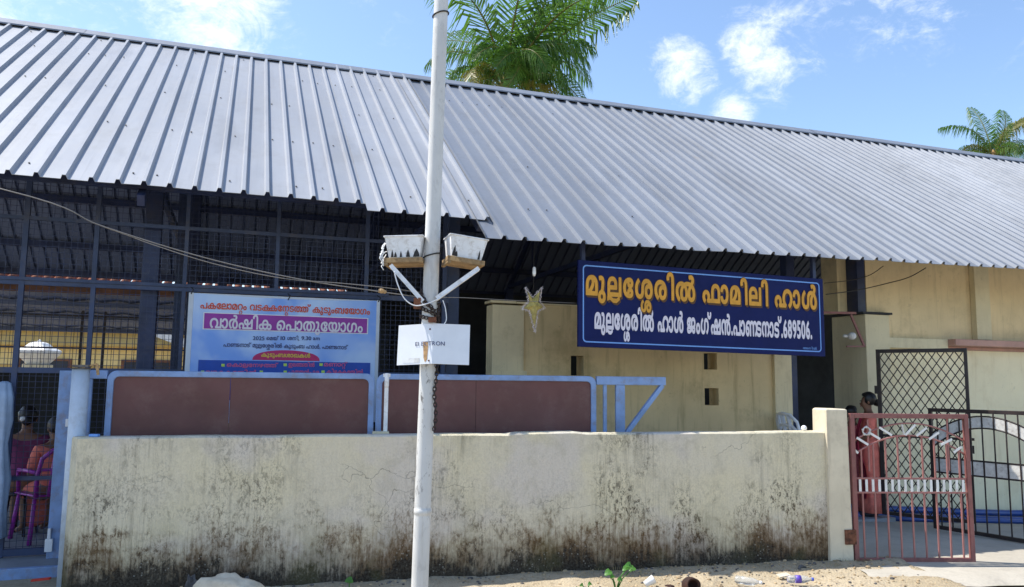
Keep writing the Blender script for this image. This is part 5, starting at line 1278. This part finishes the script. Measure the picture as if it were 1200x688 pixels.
o = m.build('gravel', ['stone_tan', 'stone_dark'], frame=WF, fix=False); tag(o, 'loose pebbles scattered over the sandy verge below the wall', 'gravel', kind='stuff')
m = MB()
for k in range(700):
    a = rr.choice((rr.uniform(5.0, 5.7), rr.uniform(3.6, 6.3), rr.uniform(6.2, 6.7), rr.uniform(4.2, 6.3))); b = rr.uniform(-.22, -.015) if a < 6.3 else rr.uniform(-.1, -.04); h = rr.uniform(.02, .085); x = rr.uniform(-.05, .05); y = rr.uniform(-.05, .02)
    m.add([(a - .0016, b, -.01), (a + .0016, b, -.01), (a + x * .5 + .0012, b + y * .5, h * .62), (a + x * .5 - .0012, b + y * .5, h * .62), (a + x, b + y, h * .9)], [(0, 1, 2, 3), (3, 2, 4)])
o = m.build('dry_weeds', 'dry_grass', frame=WF, fix=False); tag(o, 'dry straw-coloured grass tufts along the foot of the wall', 'grass', kind='stuff')
def seedling(px, py, h, leaves, label, yoff=0):
    P = gp(px, py); root = thing('seedling', label, 'plant', WORLD, (0, 0, 0), 'seedlings at the foot of the wall'); root.location = (P.x, P.y + yoff, .0)
    m = MB(); tips = []
    for (dx, dy, dz, s_) in leaves: m.tube([(0, 0, 0), (dx * .4, dy * .4, dz * .6), (dx, dy, dz)], [.005, .004, .003], 6)
    m.build('stem', 'seedling_leaf', root)
    for i, (dx, dy, dz, s_) in enumerate(leaves):
        m = MB(); n = 10; q = i * 2.1; c_ = Vector((dx, dy, dz)); nrm = Vector((.3 * math.cos(q), -.55, .75)).normalized(); X_ = nrm.orthogonal().normalized(); Y_ = nrm.cross(X_)
        vs = [c_ - nrm * .004] + [c_ + (X_ * math.cos(k * 2 * math.pi / n) * s_ + Y_ * math.sin(k * 2 * math.pi / n) * s_ * .8) * (1 - .25 * (k == 0)) + nrm * .012 * math.sin(2 * k * 2 * math.pi / n) for k in range(n)]
        m.add(vs, [(0, 1 + k, 1 + (k + 1) % n) for k in range(n)], True); m.build('leaf', 'seedling_leaf', root, fix=False)
seedling(722, 694, .2, [(.10, 0, .20, .034), (.13, .02, .17, .032), (.075, .01, .175, .03), (.03, -.02, .10, .026), (-.06, 0, .145, .036), (-.03, -.02, .12, .022)], 'largest green seedling with broad round leaves in front of the wall')
seedling(409, 694, .1, [(.0, 0, .085, .036)], 'tiny seedling with one pale round leaf just left of the pole')
seedling(688, 694, .08, [(-.04, 0, .05, .018), (.02, 0, .06, .02), (-.08, -.02, .03, .015)], 'small low sprouting weed left of the largest seedling')
def bottle(px, py, yaw, s_, label, lab, cap, crush=.0):
    P = gp(px, py, .05); root = thing('plastic_bottle', label, 'bottle', WORLD, (0, 0, 0), 'discarded plastic bottles below the wall'); root.location = (P.x, P.y, .058); root.rotation_euler = (R(3), R(90), yaw); root.scale = (s_,) * 3
    m = MB(); m.lathe([(.0, -.10), (.026, -.10), (.032, -.09), (.032, -.05), (.029, -.045), (.032, -.04), (.032, .03), (.026, .06), (.013, .085), (.012, .10), (0, .10)], 18, wob=lambda a, z: crush * math.sin(3 * a + z * 60)); m.build('body', 'bottle_plastic', root)
    m = MB(); m.lathe([(.0, .100), (.0145, .1005), (.0145, .118), (0, .119)], 14); m.build('cap', cap, root)
    if lab: m = MB(); m.lathe([(.0325, -.036), (.0326, .008)], 18, wob=lambda a, z: crush * math.sin(3 * a + z * 60)); m.build('label_band', lab, root)
bottle(876, 682, R(-28), .95, 'clear crushed plastic bottle lying at the foot of the wall', None, 'white_plain', .10)
bottle(937, 680, R(4), .95, 'clear plastic bottle with violet label lying near the pillar', 'label_violet', 'bottle_cap')
m = MB(); m.lathe([(.024, 0), (.034, .08), (.036, .082), (.032, .078), (.022, .006)], 16); o = m.build('paper_cup', 'white_plain'); P = gp(756, 692); o.location = (P.x, P.y, .045); o.rotation_euler = (R(10), R(60), R(20)); tag(o, 'white paper cup lying on its side in the sand', 'cup')
m = MB(); m.lathe([(.03, .0), (.07, .02), (.082, .06), (.075, .10), (.06, .115), (.07, .125), (.06, .125), (.05, .11), (.06, .06), (.03, .02)], 24, wob=lambda a, z: .05 * math.sin(3 * a)); o = m.build('clay_pot', 'clay_pot'); P = gp(806, 690); o.location = (P.x, P.y + .02, .02); o.scale = (.85, .85, .85); o.rotation_euler = (R(78), R(10), R(15)); tag(o, 'small broken brown clay pot lying tipped over by the wall', 'pot')
m = MB(); m.box(-.05, .05, -.03, .03, 0, .012); o = m.build('paper_scrap', 'stone_pale'); P = gp(918, 681); o.location = (P.x, P.y, .04); o.rotation_euler = (R(8), R(-6), R(15)); tag(o, 'flat cream paper scrap beside the violet-labelled bottle', 'litter')
m = MB(); m.box(-.07, .07, -.015, .015, 0, .012); o = m.build('plastic_scrap', 'banner_red'); P = gp(48, 683); o.location = (P.x, P.y, .02); o.rotation_euler = (R(8), R(-6), R(5)); tag(o, 'small orange-red plastic scrap on the ground at far left', 'litter')
m = MB(); m.box(-.035, .035, -.02, .02, 0, .02); o = m.build('blue_clip', 'sign_line', bevel=.004); o.location = WF.w(.10, .06, wall_top(.1) + .002); tag(o, 'tiny bright blue clip lying on the left end of the wall top', 'clip')
m = MB(); m.ball((0, 0, .026), .026, .026, .026, 14, 10); o = m.build('white_ball', 'white_plain'); o.location = WF.w(6.17, .1, wall_top(6.17)); tag(o, 'small white ball sitting on the wall top beside the gate pillar', 'ball')
